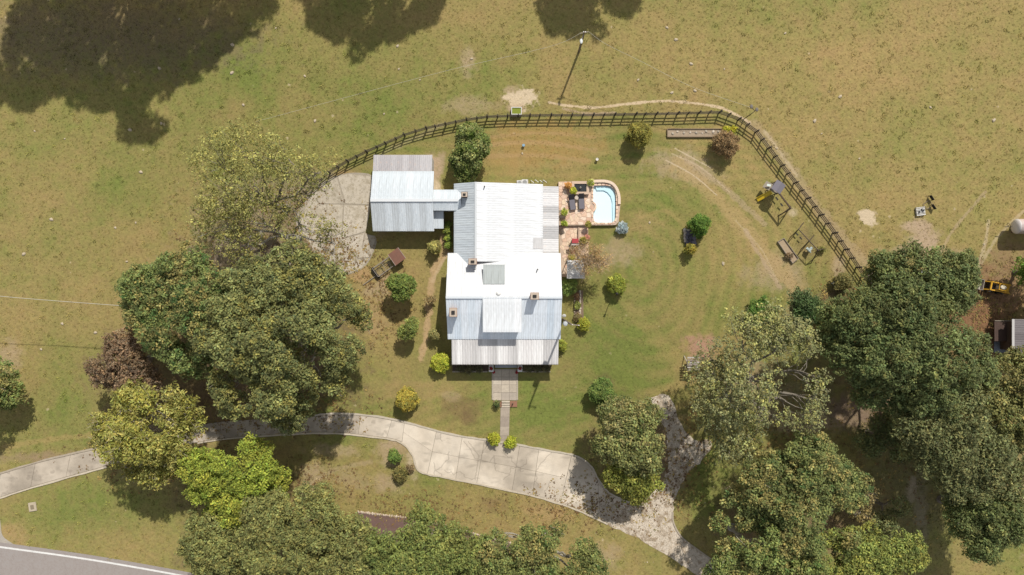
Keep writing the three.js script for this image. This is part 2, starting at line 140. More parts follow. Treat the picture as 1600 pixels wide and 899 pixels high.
// ---------- driveway ----------
{
  const X0 = -120, X1 = 1010, Y0 = 640, Y1 = 830, w = 2048, h = 512;
  const joints = [], cracks = []; const r = rng(31);
  for (let n = 0; n < 9; n++) { let x = 640 + r() * 300, y = 670 + r() * 110; const a0 = r() * 6.28; const l = [[x, y]]; let a = a0; for (let k = 0; k < 6 + r() * 8; k++) { a = a0 + (r() - .5) * 2.2; x += Math.cos(a) * 6; y += Math.sin(a) * 6; l.push([x, y]); } cracks.push(l); }
  cracks.push([[725, 690], [735, 702], [742, 716], [765, 722], [772, 712], [790, 714]], [[772, 712], [774, 735], [800, 742]], [[732, 690], [748, 712], [745, 735], [742, 750]], [[765, 690], [755, 705], [752, 712]]);
  const buf = new Float32Array(w * h);
  for (const l of cracks) for (let t = 0; t < l.length - 1; t++) { const d = Math.hypot(l[t + 1][0] - l[t][0], l[t + 1][1] - l[t][1]); for (let s = 0; s < d; s += .3) { const x = l[t][0] + (l[t + 1][0] - l[t][0]) * s / d + (vnoise(s, t) - .5) * 1.2, y = l[t][1] + (l[t + 1][1] - l[t][1]) * s / d + (vnoise(t, s) - .5) * 1.2; const i = Math.round((x - X0) / (X1 - X0) * w), j = Math.round((y - Y0) / (Y1 - Y0) * h); for (let a = -1; a <= 0; a++) for (let b = 0; b <= 1; b++) if (i + a >= 0 && i + a < w && j + b >= 0 && j + b < h) buf[(j + b) * w + i + a] = .42; } }
  const base = alb(0xd8cab6), dark = alb(0xb5a896), litc = alb(0xeaddca), wear = alb(0x8e8274);
  const tex = dataTex(w, h, (i, j, c) => { const jj = h - 1 - j, px = X0 + (i + .5) / w * (X1 - X0), py = Y0 + (jj + .5) / h * (Y1 - Y0);
    const n1 = fbm(px / 45, py / 45 + 7, 4), n2 = fbm(px / 9, py / 9, 3), n3 = hash2(i, j);
    const patch = .6 * sm(24, 10, Math.hypot((px - 715) * .8, py - 727)) + .35 * sm(14, 5, Math.hypot(px - 680, py - 712)); const pale = sm(1.15, .7, Math.hypot((px - 705) / 5, (py - 734) / 7)) + .8 * sm(1.3, .5, Math.hypot((px - 618) / 16, (py - 668) / 16) + (n2 - .5)) ;
    const old = 1 - sm(560, 640, px), grime = Math.max(sm(.55, .8, fbm(px / 18 + 60, py / 7, 3)), sm(.6, .2, Math.abs(((py - 665 - Math.max(0, px - 560) * .19) / 14) % 2 - 1)) * .5 * sm(.4, .6, n1));
    for (let q = 0; q < 3; q++) { let v = base[q] + (dark[q] - base[q]) * Math.min(1, sm(.42, .75, n1) * .7 + patch * .6 + old * .5) + (litc[q] - base[q]) * sm(.5, .2, n1) * .7; v += (litc[q] - v) * Math.min(1, pale) * .8; v *= (.86 + .28 * n2 + .12 * (n3 - .5)) * (1 - .2 * grime); v += (wear[q] * .8 - v) * buf[jj * w + i]; v += (wear[q] - v) * (old > .3 ? sm(.6, .8, n2) * .5 : 0); c[q] = v; } });
  tex.wrapS = tex.wrapT = THREE.ClampToEdgeWrapping;
  const uvDrive = g => { const p = g.attributes.position, uv = g.attributes.uv; for (let i = 0; i < p.count; i++) uv.setXY(i, (p.getX(i) / S + 800 - X0) / (X1 - X0), 1 - (p.getZ(i) / S + 449.5 - Y0) / (Y1 - Y0)); return g; };
  const base2 = uvDrive(prism([...pts(driveUp), ...pts(driveLo).reverse()], -.05, .02));
  const drive = struct('driveway', base2, mat(0x8d8272, { k: .9 }));
  const ms = [1, .94, 1.05, .98].map(k => { const m = new THREE.MeshStandardMaterial({ map: tex, roughness: .92, side: THREE.DoubleSide }); m.color.setScalar(k); return m; });
  // slabs between joints: upper and lower joint ends in photo pixels
  const at = (l, x) => { for (let i = 0; i < l.length - 1; i++) if (l[i][0] <= x && l[i + 1][0] >= x) return [x, l[i][1] + (l[i + 1][1] - l[i][1]) * (x - l[i][0]) / Math.max(1e-6, l[i + 1][0] - l[i][0])]; return l[l.length - 1]; };
  const between = (l, a, b) => [at(l, a), ...l.filter(p => p[0] > a + .6 && p[0] < b - .6), at(l, b)];
  const J = [[-119, -119], [-60, -66], [0, -6], [55, 48], [110, 103], [170, 162], [230, 225], [290, 286], [345, 343], [400, 399], [455, 455], [510, 510], [563, 560], [612, 604], [632, 628], [682, 668], [722, 712], [757, 745], [812, 800], [842, 832], [893, 876], [934, 938], [984, 949]];
  for (let k = 0; k < J.length - 1; k++) { const g1 = .25; const up = between(driveUp, J[k][0] + g1, J[k + 1][0] - g1), lo = between(driveLo, J[k][1] + g1, J[k + 1][1] - g1);
    const dy = (r() - .5) * .012; const poly = pts([...up.map(p => [p[0], p[1] + .6]), ...lo.map(p => [p[0], p[1] - .6]).reverse()]);
    const m = ms[Math.floor(r() * 4)];
    if (k >= 14 && k < 20) { // long joint down the middle of the wide stretch
      const mid = (a, b) => [a[0] + (b[0] - a[0]) * .48, a[1] + (b[1] - a[1]) * .48]; const mL = mid(up[0], lo[0]), mR = mid(up[up.length - 1], lo[lo.length - 1]);
      part(drive, 'concrete_slab', uvDrive(prism(pts([...up, [mR[0], mR[1] - .2], [mL[0], mL[1] - .2]]), .0, .05 + dy)), m);
      part(drive, 'concrete_slab', uvDrive(prism(pts([[mL[0], mL[1] + .2], [mR[0], mR[1] + .2], ...lo.slice().reverse()]), .0, .052 - dy)), ms[Math.floor(r() * 4)]);
    } else part(drive, 'concrete_slab', uvDrive(prism(poly, .0, .05 + dy)), m);
  }
  const edge = (l, side, x0, x1, y1) => { const q = l.filter(p => p[0] >= x0 && p[0] <= x1), a = [], b = []; q.forEach((p, i) => { const n = q[Math.min(q.length - 1, i + 1)], o = q[Math.max(0, i - 1)]; let dx = n[0] - o[0], dy = n[1] - o[1], L = Math.hypot(dx, dy); const wv = 2 + 1.3 * vnoise(i * .9, side + 4); a.push([p[0], p[1]]); b.push([p[0] + side * -dy / L * wv, p[1] + side * dx / L * wv]); }); return prism(pts([...a, ...b.reverse()]), 0, y1); };
  part(drive, 'kerb', [edge(driveUp, -1, 490, 990, .11)], mat(0xcfc3b0, { map: fitUV(concTex, 2) }));
  part(drive, 'kerb', [edge(driveLo, 1, 300, 950, .09)], mat(0xd6c8b2, { map: fitUV(concTex, 2) }));
  part(drive, 'kerb', [edge(driveLo, 1, -100, 172, .1)], mat(0xd6c8b2, { map: fitUV(concTex, 2) }));
  part(drive, 'kerb', [edge(driveUp, -1, -100, 172, .1)], mat(0xb9ab97, { map: fitUV(concTex, 2) }));
}
{ // loose limestone drive
  const tex = dataTex(1024, 1024, (i, j, c) => { const n = fbm(i / 30, j / 30, 4), m = fbm(i / 5, j / 5, 3), b = sm(.4, .75, n); const a = alb(0xddcfbb), d = alb(0x9a8468); for (let q = 0; q < 3; q++) c[q] = (a[q] + (d[q] - a[q]) * b * .75) * (.75 + .45 * m) * (.9 + .2 * hash2(i, j)); });
  const g = new THREE.ShapeGeometry(new THREE.Shape(curvePts([...gravelPoly, gravelPoly[0]], 160).map(([x, y], i) => { const p = P(x + (vnoise(i * .7, 3) - .5) * 4, y + (vnoise(3, i * .7) - .5) * 4); return new THREE.Vector2(p.x, -p.z); }))); g.rotateX(-Math.PI / 2); g.translate(0, .024, 0);
  tex.repeat.set(1 / 16, 1 / 16);
  struct('gravel_drive', g, new THREE.MeshStandardMaterial({ map: tex, roughness: 1, bumpMap: fitUV(bumpTex, 3), bumpScale: .08 }));
  const r = rng(77), peb = new THREE.DodecahedronGeometry(.09), n = 5200, im = shade(new THREE.InstancedMesh(peb, mat(0xd8ccb9), n)); const m4 = new THREE.Matrix4(), q = new THREE.Quaternion(), col = new THREE.Color(); let k = 0;
  while (k < n) { const x = 930 + r() * 240, y = 615 + r() * 300; if (!inPoly(x, y, gravelPoly) && r() > .02) continue; q.setFromEuler(new THREE.Euler(r() * 6, r() * 6, r() * 6)); const s = .2 + r() * r() * .75; im.setMatrixAt(k, m4.compose(P(x, y).setY(.04), q, V(s, s * .6, s))); const b = .6 + r() * .5; im.setColorAt(k, col.setRGB(b, b * .95, b * .88)); k++; }
  im.name = 'limestone_gravel'; scene.add(im); tag(im, 'loose pale limestone gravel spread over the forked drive', 'gravel', null, 'stuff');
  const edge = [[1051, 800], [1052, 815], [1064, 838], [1094, 862], [1150, 902], [1186, 942]]; const cv = curvePts(edge, 30), gs = []; for (let i = 0; i < cv.length - 1; i++) gs.push(beam(P(...cv[i]).setY(.05), P(...cv[i + 1]).setY(.05), .18, .12));
  struct('kerb_strip', gs, mat(0xc0b29e, { map: fitUV(concTex, 2) }));
}
{ // public road in the lower left corner
  const up = curvePts([[-160, 832], [-40, 843], [30, 852], [130, 866], [220, 881], [310, 898], [420, 925], [520, 955]], 40), lo = up.map(([x, y]) => [x - 30, y + 130]);
  const tex = dataTex(512, 512, (i, j, c) => { const v = .8 + .25 * tnA(i, j) + .3 * (tnC(i, j) - .5) + .15 * tnB(i, j); c[0] = v; c[1] = v * .97; c[2] = v * .95; });
  const tag2 = mat(0xa29a95, { map: fitUV(tex, 4) });
  const road = struct('road', prism(pts([...up, ...lo.reverse()]), -.05, .03), tag2);
  const ln = up.map(([x, y]) => [x - 2, y + 5.5]), ln2 = up.map(([x, y]) => [x - 2.6, y + 8.2]);
  part(road, 'edge_line', prism(pts([...ln, ...ln2.reverse()]), .028, .034), mat(0xf4f2ee, { map: fitUV(concTex, 1.5) }));
  const apron = curvePts([[-60, 760], [-20, 770], [-4, 790], [0, 815], [4, 838], [22, 853], [-30, 850], [-120, 838], [-120, 790]], 40);
  struct('driveway_apron', prism(pts(apron), -.05, .021), mat(0xb8afa2, { map: fitUV(concTex, 5) }));
}
{ // broken concrete pad beside the garage
  const base = struct('parking_pad', prism(pts(curvePts([...padPoly, padPoly[0]], 90)), -.05, .02), mat(0xb3a794, { map: fitUV(concTex, 4) }));
  const padTex = dataTex(512, 512, (i, j, c) => { const n = tnB(i, j), m = tnA(i, j), f = tnC(i, j), st = Math.min(1, sm(.5, .66, m * .55 + f * .45) * .8 + sm(.5, .72, n) * .55); for (let q = 0; q < 3; q++) c[q] = (.78 + .35 * n + .35 * (f - .5)) * (1 - st * [.38, .4, .46][q]); }); const M = [0xd0c4b0, 0xc9bda9, 0xd6cab7].map(h => mat(h, { map: fitUV(padTex, 5.3) }));
  const S2 = [[[579, 276], [581, 300], [579, 320], [540, 318], [528, 276], [545, 272]], [[526, 277], [538, 319], [500, 318], [486, 303], [506, 287]], [[579, 322], [574, 350], [571, 362], [535, 372], [538, 321]], [[536, 320], [533, 373], [505, 408], [480, 378], [466, 348], [488, 305], [500, 320]], [[571, 365], [587, 371], [580, 401], [567, 388]], [[569, 365], [565, 388], [578, 402], [560, 404], [533, 375]], [[532, 377], [558, 406], [576, 404], [565, 419], [548, 427], [529, 428], [507, 411]]];
  S2.forEach((l, i) => part(base, 'concrete_slab', prism(pts(l), 0, .045 + .008 * (i % 3)), M[i % 3]));
}

// ---------- vegetation ----------
const tuftCache = new Map();
function tuft(kind, variant) { // a cluster of small leaves
  const key = kind.leaf + kind.n + kind.shape + variant; if (tuftCache.has(key)) return tuftCache.get(key);
  const r = rng(variant * 977 + kind.n * 13 + kind.leaf * 1000), pos = [], col = [], nor = [];
  const a = V(), b = V(), n = V(), c = V();
  for (let i = 0; i < kind.n; i++) {
    let d = V(r() * 2 - 1, r() * 1.5 - .5, r() * 2 - 1).normalize(), rad = Math.pow(r(), .45);
    if (kind.shape === 'spray') c.set((r() - .5) * 2 * .9, (r() - .5) * .35 - .1, (r() - .5) * 1.1); else c.copy(d).multiplyScalar(rad).multiply(V(1, .62, 1));
    n.copy(d).multiplyScalar(.7).add(V((r() - .5) * 1.3, .55, (r() - .5) * 1.3)).normalize();
    a.set(r() - .5, r() - .5, r() - .5).cross(n).normalize(); b.copy(n).cross(a);
    const L = kind.leaf * (.6 + r() * .8), W = L * (kind.narrow || .62), v = .6 + r() * .8, warm = (r() - .4) * .3;
    const q = [c.clone().addScaledVector(a, L), c.clone().addScaledVector(b, W).addScaledVector(n, L * .15), c.clone().addScaledVector(a, -L), c.clone().addScaledVector(b, -W).addScaledVector(n, L * .15)];
    for (const k of [0, 1, 2, 0, 2, 3]) { pos.push(q[k].x, q[k].y, q[k].z); nor.push(n.x, n.y, n.z); col.push(v * (1 + warm), v, v * (1 - warm * .6)); }
  }
  const g = new THREE.BufferGeometry(); g.setAttribute('position', new THREE.Float32BufferAttribute(pos, 3)); g.setAttribute('normal', new THREE.Float32BufferAttribute(nor, 3)); g.setAttribute('color', new THREE.Float32BufferAttribute(col, 3)); g.computeVertexNormals();
  tuftCache.set(key, g); return g;
}
const leafMats = new Map();
const LK = 1.84;
function leafMat(hex) { if (!leafMats.has(hex)) { const m = new THREE.MeshPhysicalMaterial({ roughness: .75, side: THREE.DoubleSide, vertexColors: true, transmission: .34, thickness: 0, specularIntensity: .4 }); m.color.setRGB(...alb(hex, LK)); leafMats.set(hex, m); } return leafMats.get(hex); }
const KINDS = {
  oak: { leaf: .27, n: 26, shape: 'dome', size: .46, sub: [.8, 1.8], dens: 1.0, gap: .36, limbs: 8, bark: 0xb0a898, sep: .52 },
  fine: { leaf: .24, n: 30, shape: 'dome', size: .44, sub: [.8, 1.7], dens: 1.05, gap: .34, limbs: 5, bark: 0x8a7e70, sep: .52 },
  bright: { leaf: .27, n: 26, shape: 'dome', size: .44, sub: [.8, 1.6], dens: 1.05, gap: .32, limbs: 3, bark: 0x8a7e70, sep: .52 },
  pecan: { leaf: .25, n: 13, shape: 'dome', size: .44, sub: [.7, 1.5], dens: .5, gap: .4, limbs: 12, bark: 0x8f8678, sep: .46 },
  thin: { leaf: .22, n: 11, shape: 'dome', size: .46, sub: [.7, 1.5], dens: .3, gap: .42, limbs: 18, bark: 0xb9b1a6, sep: .46 },
  feather: { leaf: .24, n: 34, shape: 'spray', size: .7, sub: [.8, 1.6], dens: 1.05, gap: .4, limbs: 14, bark: 0xc4b9a6, narrow: .4, sep: .5 },
  bush: { leaf: .28, n: 30, shape: 'dome', size: .28, sub: [.3, .6], dens: 1.15, gap: .06, limbs: 0, bark: 0x7a6a55, sep: .45 },
  needle: { leaf: .26, n: 40, shape: 'spray', size: .5, sub: [.4, .8], dens: 1.0, gap: .12, limbs: 6, bark: 0x7a6a55, narrow: .3, sep: .5 },
  bare: { leaf: .16, n: 16, shape: 'dome', size: .36, sub: [.4, .8], dens: .42, gap: .2, limbs: 40, bark: 0xc0a888 },
};
let seedN = 100;
function limb(a, b, r0, r1, r, out, segs = 4) { const d = b.clone().sub(a), L = d.length(); let p = a.clone(); for (let i = 1; i <= segs; i++) { const t = i / segs, q = a.clone().addScaledVector(d, t); if (i < segs) q.add(V((r() - .5) * L * .12, (r() - .3) * L * .08, (r() - .5) * L * .12)); out.push(bar(p, q, r0 + (r1 - r0) * (i - 1) / segs, r0 + (r1 - r0) * t, 5)); p = q; } }
// lobes: [x, y, radius, height of the middle] as seen in the photograph; o: kind, colours, base (x, y on the ground)
function foliage(root, lobes, o) {
  const K = { ...KINDS[o.kind], ...(o.k || {}) }, r = rng(++seedN * 7919), base = root.position.clone();
  const L = lobes.map(([x, y, rad, h]) => { const c = P(x, y, h), R = rad * S * (1 - h / H); return { c, R, ry: R * (o.flat || .75) }; });
  const mats = [], subs = []; const hs = o.seed || seedN;
  for (const [li, l] of L.entries()) {
    const sr = (K.sub[0] + K.sub[1]) / 2, n = Math.max(8, Math.round(15 * l.R * l.R / (sr * sr)));
    for (let i = 0; i < n; i++) {
      const y = 1 - r() * 1.4, ph = r() * 6.283, q = Math.sqrt(Math.max(0, 1 - y * y)), d = V(Math.cos(ph) * q, y, Math.sin(ph) * q);
      const bump = .56 + .74 * vnoise(d.x * 2.7 + li * 5 + hs, d.z * 2.7 + d.y * 1.9 + hs) + .16 * (r() - .5);
      const R = Math.min(l.R * .55, K.sub[0] + (K.sub[1] - K.sub[0]) * r() * r()), w = Math.max(.2, l.R * 1.05 - R * .95), c = l.c.clone().add(V(d.x * w * bump, d.y * Math.max(.15, l.ry * 1.05 - R * .6) * bump, d.z * w * bump));
      if (L.some(m => m !== l && ((c.x - m.c.x) ** 2 + (c.z - m.c.z) ** 2) / (m.R * m.R) + (c.y - m.c.y) ** 2 / (m.ry * m.ry) < .4)) continue;
      if ((.65 * vnoise(c.x * .33 + hs * 3, c.z * .33 + c.y * .2) + .35 * vnoise(c.x * .9 + hs, c.z * .9)) < K.gap * (y < 0 ? 1.2 : 1)) continue;
      if (subs.some(t => t.c.distanceToSquared(c) < ((t.R + R) * (K.sep || .62)) ** 2)) continue;
      subs.push({ c, d, R, t: r() });
    }
  }
  for (const s of subs) {
    const n = Math.round(K.dens * 4.6 * s.R * s.R / (K.size * K.size) + 2);
    for (let i = 0; i < n; i++) {
      const y = 1 - (i + .5) / n * 1.35, ph = i * 2.39996 + r(), q = Math.sqrt(Math.max(0, 1 - y * y)), f = .8 + .35 * r();
      const p = s.c.clone().add(V(Math.cos(ph) * q * s.R * f, y * s.R * .68 * f, Math.sin(ph) * q * s.R * f));
      if (p.y < .12) p.y = .12 + r() * .1;
      const tone = (.78 + .44 * s.t) * (.7 + .6 * r());
      mats.push([p, s.d, K.size * (.7 + .6 * r()), tone, r(), r(), s.t]);
    }
  }
  const V4 = 4, groups = Array.from({ length: V4 }, () => []); mats.forEach((m, i) => groups[i % V4].push(m));
  const m4 = new THREE.Matrix4(), qt = new THREE.Quaternion(), e = new THREE.Euler(), col = new THREE.Color();
  const c1 = alb(o.color), c2 = alb(o.color2 || o.color), m = leafMat(o.color);
  const crown = new THREE.Group(); crown.name = o.crown || 'crown'; root.add(crown);
  groups.forEach((gr, v) => { if (!gr.length) return; const im = shade(new THREE.InstancedMesh(tuft(K, v), m, gr.length)); gr.forEach(([p, d, s, tone, a, b, tk], i) => {
    if (K.shape === 'spray') { e.set((a - .5) * .5, -Math.atan2(d.z, d.x) + (b - .5) * .8, (a - .5) * .4 - .15); } else e.set((a - .5) * .9, b * 6.28, (b - .5) * .9);
    im.setMatrixAt(i, m4.compose(p.clone().sub(base), qt.setFromEuler(e), V(s, s, s)));
    const w = b * .5 + tk * .5 < (o.mix || .35) ? 1 : b > .93 ? -.5 : 0; im.setColorAt(i, col.setRGB(tone * (1 + w * (c2[0] / c1[0] - 1)), tone * (1 + w * (c2[1] / c1[1] - 1)), tone * (1 + w * (c2[2] / c1[2] - 1)))); });
    im.name = o.leaves || 'leaves'; im.userData.kind = 'stuff'; crown.add(im); });
  return { L, subs, r, K, base };
}
function tree(name, label, lobes, o) {
  let sx = 0, sz = 0, w = 0; for (const [x, y, rad, h] of lobes) { const p = P(x, y, h); sx += p.x * rad; sz += p.z * rad; w += rad; }
  const base = o.base ? P(...o.base) : V(sx / w, 0, sz / w); const root = thing(name, label, o.cat || 'tree', base);
  const { L, subs, r, K } = foliage(root, lobes, o);
  const hMin = Math.min(...L.map(l => l.c.y)), top = V(base.x, hMin * .5, base.z), R0 = o.trunk || .16 + Math.max(...L.map(l => l.c.y)) * .022;
  const tg = [], bg = []; const off = g => { g.translate(-base.x, -base.y, -base.z); return g; };
  limb(base.clone().setY(-.1), top, R0 * 1.15, R0 * .8, r, tg, 3); tg.push(bar(base.clone().setY(-.1), base.clone().setY(R0 * 1.6), R0 * 1.75, R0 * 1.05, 8));
  for (const l of L) { const mid = l.c.clone(); mid.y -= l.ry * .15; limb(top, mid, R0 * .5, R0 * .22, r, bg, 5); const cand = subs.filter(s => s.c.distanceTo(l.c) < l.R * 1.1); for (let i = 0; i < K.limbs / 2 + 2 && cand.length; i++) { const s = cand[Math.floor(r() * cand.length)]; const e = s.c.clone().addScaledVector(s.d, i % 2 ? .25 * s.R : -.3); limb(mid.clone().lerp(top, r() * .35), e, R0 * (.08 + .1 * r()), .02, r, bg, 4); for (let t = 0; t < (K.limbs > 20 ? 4 : 1); t++) { const a = mid.clone().lerp(e, .5 + r() * .4); limb(a, e.clone().add(V((r() - .5) * 2.2, r() * .7, (r() - .5) * 2.2)), .028, .012, r, bg, 2); } } }
  part(root, 'trunk', tg.map(off), mat(o.bark || K.bark, { k: .8 })); part(root, 'branches', bg.map(off), mat(o.bark || K.bark, { k: .95 }));
  return root;
}
function shrub(name, label, x, y, rad, h, o, group) {
  const hc = o.hc || h * .5, base = P(x, y, hc).setY(0), root = thing(name, label, o.cat || 'shrub', base, 0, group);
  const lobes = o.lobes || [[x, y, rad, hc]]; const { r, subs } = foliage(root, lobes, { kind: 'bush', flat: o.flat || Math.min(1.4, h * .5 / (rad * S)), crown: 'foliage', ...o });
  const sg = []; for (let i = 0; i < 7; i++) { const s = subs[Math.floor(r() * subs.length)] || { c: V(base.x, h, base.z) }; limb(V(base.x + (r() - .5) * .15, 0, base.z + (r() - .5) * .15), s.c, .035, .012, r, sg, 3); }
  part(root, 'stem', sg.map(g => { g.translate(-base.x, 0, -base.z); return g; }), mat(o.bark || 0x6f5f4b)); return root;
}
const OAK = { kind: 'oak', color: 0x6f7345, color2: 0x8b8650 }, DARK = { kind: 'fine', color: 0x636d40, color2: 0x777d49 };
tree('pecan_tree', 'sparse half bare tree with forked trunk beside the concrete pad', [[335, 248, 42, 9], [395, 238, 48, 11], [450, 248, 48, 11.5], [500, 268, 40, 10], [400, 298, 46, 11], [345, 305, 42, 9]], { kind: 'thin', color: 0x87874e, color2: 0x9a9856, base: [447, 326], trunk: .38, bark: 0x968c80 });
tree('pecan_tree', 'thin grey twigged tree directly north of the tallest oak', [[345, 352, 46, 8], [410, 348, 48, 9], [475, 352, 48, 9], [522, 380, 34, 7.5], [455, 385, 40, 8], [375, 385, 36, 8]], { kind: 'thin', color: 0x7f7f4a, color2: 0x939052 });
tree('oak_tree', 'dark green oak at the west edge of the big grove', [[240, 460, 48, 9], [290, 425, 46, 10], [318, 475, 55, 11], [262, 508, 48, 9], [305, 545, 42, 8.5], [225, 490, 30, 8]], { ...OAK, color: 0x66713f });
tree('oak_tree', 'tallest broad oak filling the middle of the grove', [[395, 470, 60, 13], [450, 440, 55, 13], [505, 465, 52, 12], [400, 540, 62, 13], [470, 525, 64, 14], [520, 545, 42, 11], [440, 600, 62, 12], [500, 600, 42, 10], [375, 600, 46, 10], [563, 490, 22, 9], [455, 645, 34, 8], [350, 520, 40, 12]], { ...OAK, color2: 0x878549, mix: .32 });
tree('purple_tree', 'brown purple leaved tree on the west rim of the grove', [[188, 560, 38, 6], [215, 592, 34, 6], [168, 578, 28, 5], [205, 540, 26, 5]], { kind: 'fine', color: 0x76644e, color2: 0x8c7759, k: { gap: .3, dens: .8 } });
tree('cypress_tree', 'yellow gold feathery tree over the west driveway', [[203, 628, 30, 8], [248, 636, 36, 9.5], [290, 640, 24, 8], [172, 662, 26, 7], [213, 678, 42, 9], [262, 690, 38, 8.8], [183, 706, 30, 7], [234, 734, 30, 6.5], [300, 664, 20, 7], [277, 722, 22, 6.5], [205, 740, 18, 5.5], [160, 690, 18, 6]], { kind: 'feather', color: 0x83823f, color2: 0xa4a05a, mix: .42, k: { limbs: 24 } });
tree('maple_tree', 'bright lime green tree between driveway and road', [[328, 738, 42, 8], [388, 735, 46, 9], [370, 782, 42, 8], [427, 752, 28, 7], [342, 808, 28, 6], [312, 765, 26, 7]], { kind: 'bright', color: 0x7d8836, color2: 0x979c40 });
tree('oak_tree', 'wide olive tree on the bottom edge above the road', [[345, 852, 50, 8], [420, 818, 50, 9], [490, 812, 48, 9], [540, 838, 40, 8], [440, 875, 58, 9.5], [520, 890, 50, 8], [365, 900, 46, 7]], { kind: 'fine', color: 0x777a47, color2: 0x8a8a50, k: { gap: .3 } });
tree('oak_tree', 'olive tree on the bottom edge beside the mulch bed', [[615, 852, 44, 8], [675, 850, 50, 9], [718, 868, 40, 8], [650, 890, 55, 9], [590, 882, 34, 7], [720, 905, 40, 7]], { kind: 'fine', color: 0x6f7940, color2: 0x858a4a, k: { gap: .3 } });
tree('oak_tree', 'ragged grey green tree on the bottom edge south of the driveway', [[775, 872, 36, 8], [838, 868, 44, 9], [896, 872, 36, 8], [830, 902, 46, 8], [905, 902, 44, 8], [788, 834, 15, 7], [878, 832, 18, 7.5], [925, 880, 22, 7]], { ...OAK, color: 0x6a713f, k: { gap: .42, limbs: 16 } });
tree('holly_tree', 'grey olive tree on the lawn at the fork of the drive', [[968, 655, 34, 6], [1005, 662, 32, 6.2], [958, 690, 30, 6], [1000, 702, 38, 6.5]], { kind: 'oak', color: 0x6f7344, color2: 0x8d8958, k: { size: .5 } });
tree('magnolia_tree', 'low round yellow green tree nearest the drive fork', [[980, 740, 34, 4.5], [1012, 738, 26, 4.2], [992, 762, 24, 3.6]], { kind: 'bright', color: 0x747936, color2: 0x8f8f45, k: { size: .5 } });
tree('pecan_tree', 'airy light green tree with pale limbs beside the gravel fork', [[1112, 560, 40, 9], [1092, 590, 26, 8], [1105, 650, 24, 8], [1160, 532, 46, 11], [1220, 540, 50, 12], [1258, 582, 40, 11], [1180, 590, 56, 12], [1130, 622, 46, 10], [1230, 628, 50, 11], [1148, 680, 42, 8], [1202, 502, 30, 10], [1266, 625, 30, 9], [1140, 708, 26, 7], [1195, 655, 34, 9]], { kind: 'pecan', color: 0x7d7f56, color2: 0x9b9d60, mix: .4, k: { dens: .4 } });
tree('cedar_tree', 'small blue green conifer at the end of the fence', [[1262, 478, 20, 4.5], [1246, 470, 15, 3.5], [1270, 492, 16, 3], [1252, 494, 16, 3]], { kind: 'needle', color: 0x51663c, color2: 0x6d7d55 });
tree('oak_tree', 'dark oak reaching into the pasture past the fence end', [[1440, 425, 46, 11], [1482, 432, 42, 11], [1400, 432, 40, 10], [1376, 416, 24, 9], [1494, 462, 26, 10]], { ...DARK });
tree('oak_tree', 'dark spreading oak south of the fence end', [[1350, 500, 52, 11], [1410, 490, 55, 12], [1330, 552, 42, 10], [1398, 560, 58, 12], [1308, 502, 32, 9], [1370, 604, 40, 9], [1412, 618, 34, 9]], { ...DARK, color: 0x5f6a3e });
tree('oak_tree', 'dark green oak nearest the barn', [[1478, 494, 50, 12], [1514, 528, 36, 11], [1484, 468, 26, 10], [1468, 556, 56, 13], [1516, 572, 36, 11], [1452, 612, 44, 11]], { ...DARK, color: 0x656f42 });
tree('oak_tree', 'olive brown tree on the right edge below the barn', [[1550, 608, 50, 9], [1592, 590, 48, 9], [1582, 658, 52, 9], [1548, 655, 40, 9], [1640, 630, 50, 9]], { ...OAK, color: 0x6b6d3e, color2: 0x84804c, k: { gap: .2 } });
tree('cedar_tree', 'blue green feathery tree beside the shaded track', [[1446, 664, 44, 10], [1430, 700, 24, 8], [1508, 650, 44, 11], [1470, 708, 48, 10], [1540, 712, 48, 10], [1502, 745, 42, 9], [1572, 742, 36, 9]], { kind: 'feather', color: 0x696d45, color2: 0x7b7d50, k: { limbs: 8 } });
tree('oak_tree', 'dark rounded tree in the lower right below the feathery tree', [[1512, 800, 36, 7], [1560, 808, 42, 8], [1538, 842, 36, 7], [1500, 785, 24, 6]], { ...DARK, color: 0x626c3e });
tree('oak_tree', 'broad olive oak in the lower right beside the shaded track', [[1200, 758, 52, 9], [1258, 738, 54, 10], [1308, 760, 46, 9], [1240, 800, 54, 10], [1300, 808, 46, 9], [1175, 790, 40, 8], [1215, 812, 40, 8]], { ...OAK, color: 0x687040 });
tree('oak_tree', 'olive oak on the bottom edge beside the drive exit', [[1150, 838, 42, 8], [1202, 850, 50, 9], [1152, 890, 46, 8], [1240, 882, 48, 9], [1132, 862, 24, 7]], { ...OAK, color: 0x6b7540 });
tree('oak_tree', 'yellow green tree on the bottom edge right of the drive exit', [[1300, 868, 40, 8], [1350, 868, 44, 8], [1402, 862, 38, 8], [1360, 902, 46, 8], [1300, 905, 40, 8]], { ...OAK, color: 0x717a3d, color2: 0x8c8f46 });
tree('young_tree', 'low green understory tree in the shaded gap below the dark spreading oak', [[1385, 668, 26, 4], [1360, 690, 24, 3.6], [1400, 700, 22, 3.4]], { kind: 'fine', color: 0x666e44, color2: 0x7a7e4e, k: { gap: .42, dens: .75 } });
tree('young_tree', 'thin understory tree beside the shaded track near the dry brown tree', [[1400, 780, 24, 4], [1385, 815, 22, 3.6]], { kind: 'fine', color: 0x6b6f46, color2: 0x807f50, k: { gap: .44, dens: .7 } });
tree('purple_tree', 'small dry brown tree against the broad olive oak', [[1352, 770, 22, 5], [1345, 800, 18, 4]], { kind: 'thin', color: 0x7c7148, color2: 0x8f8258, k: { gap: .2, dens: .7 } });
tree('oak_tree', 'small dark tree cut by the left edge of the frame', [[0, 594, 30, 4], [16, 622, 20, 3.4], [-34, 615, 40, 5], [22, 606, 14, 2.6]], { ...OAK, color: 0x6a7440, base: [2, 612] });
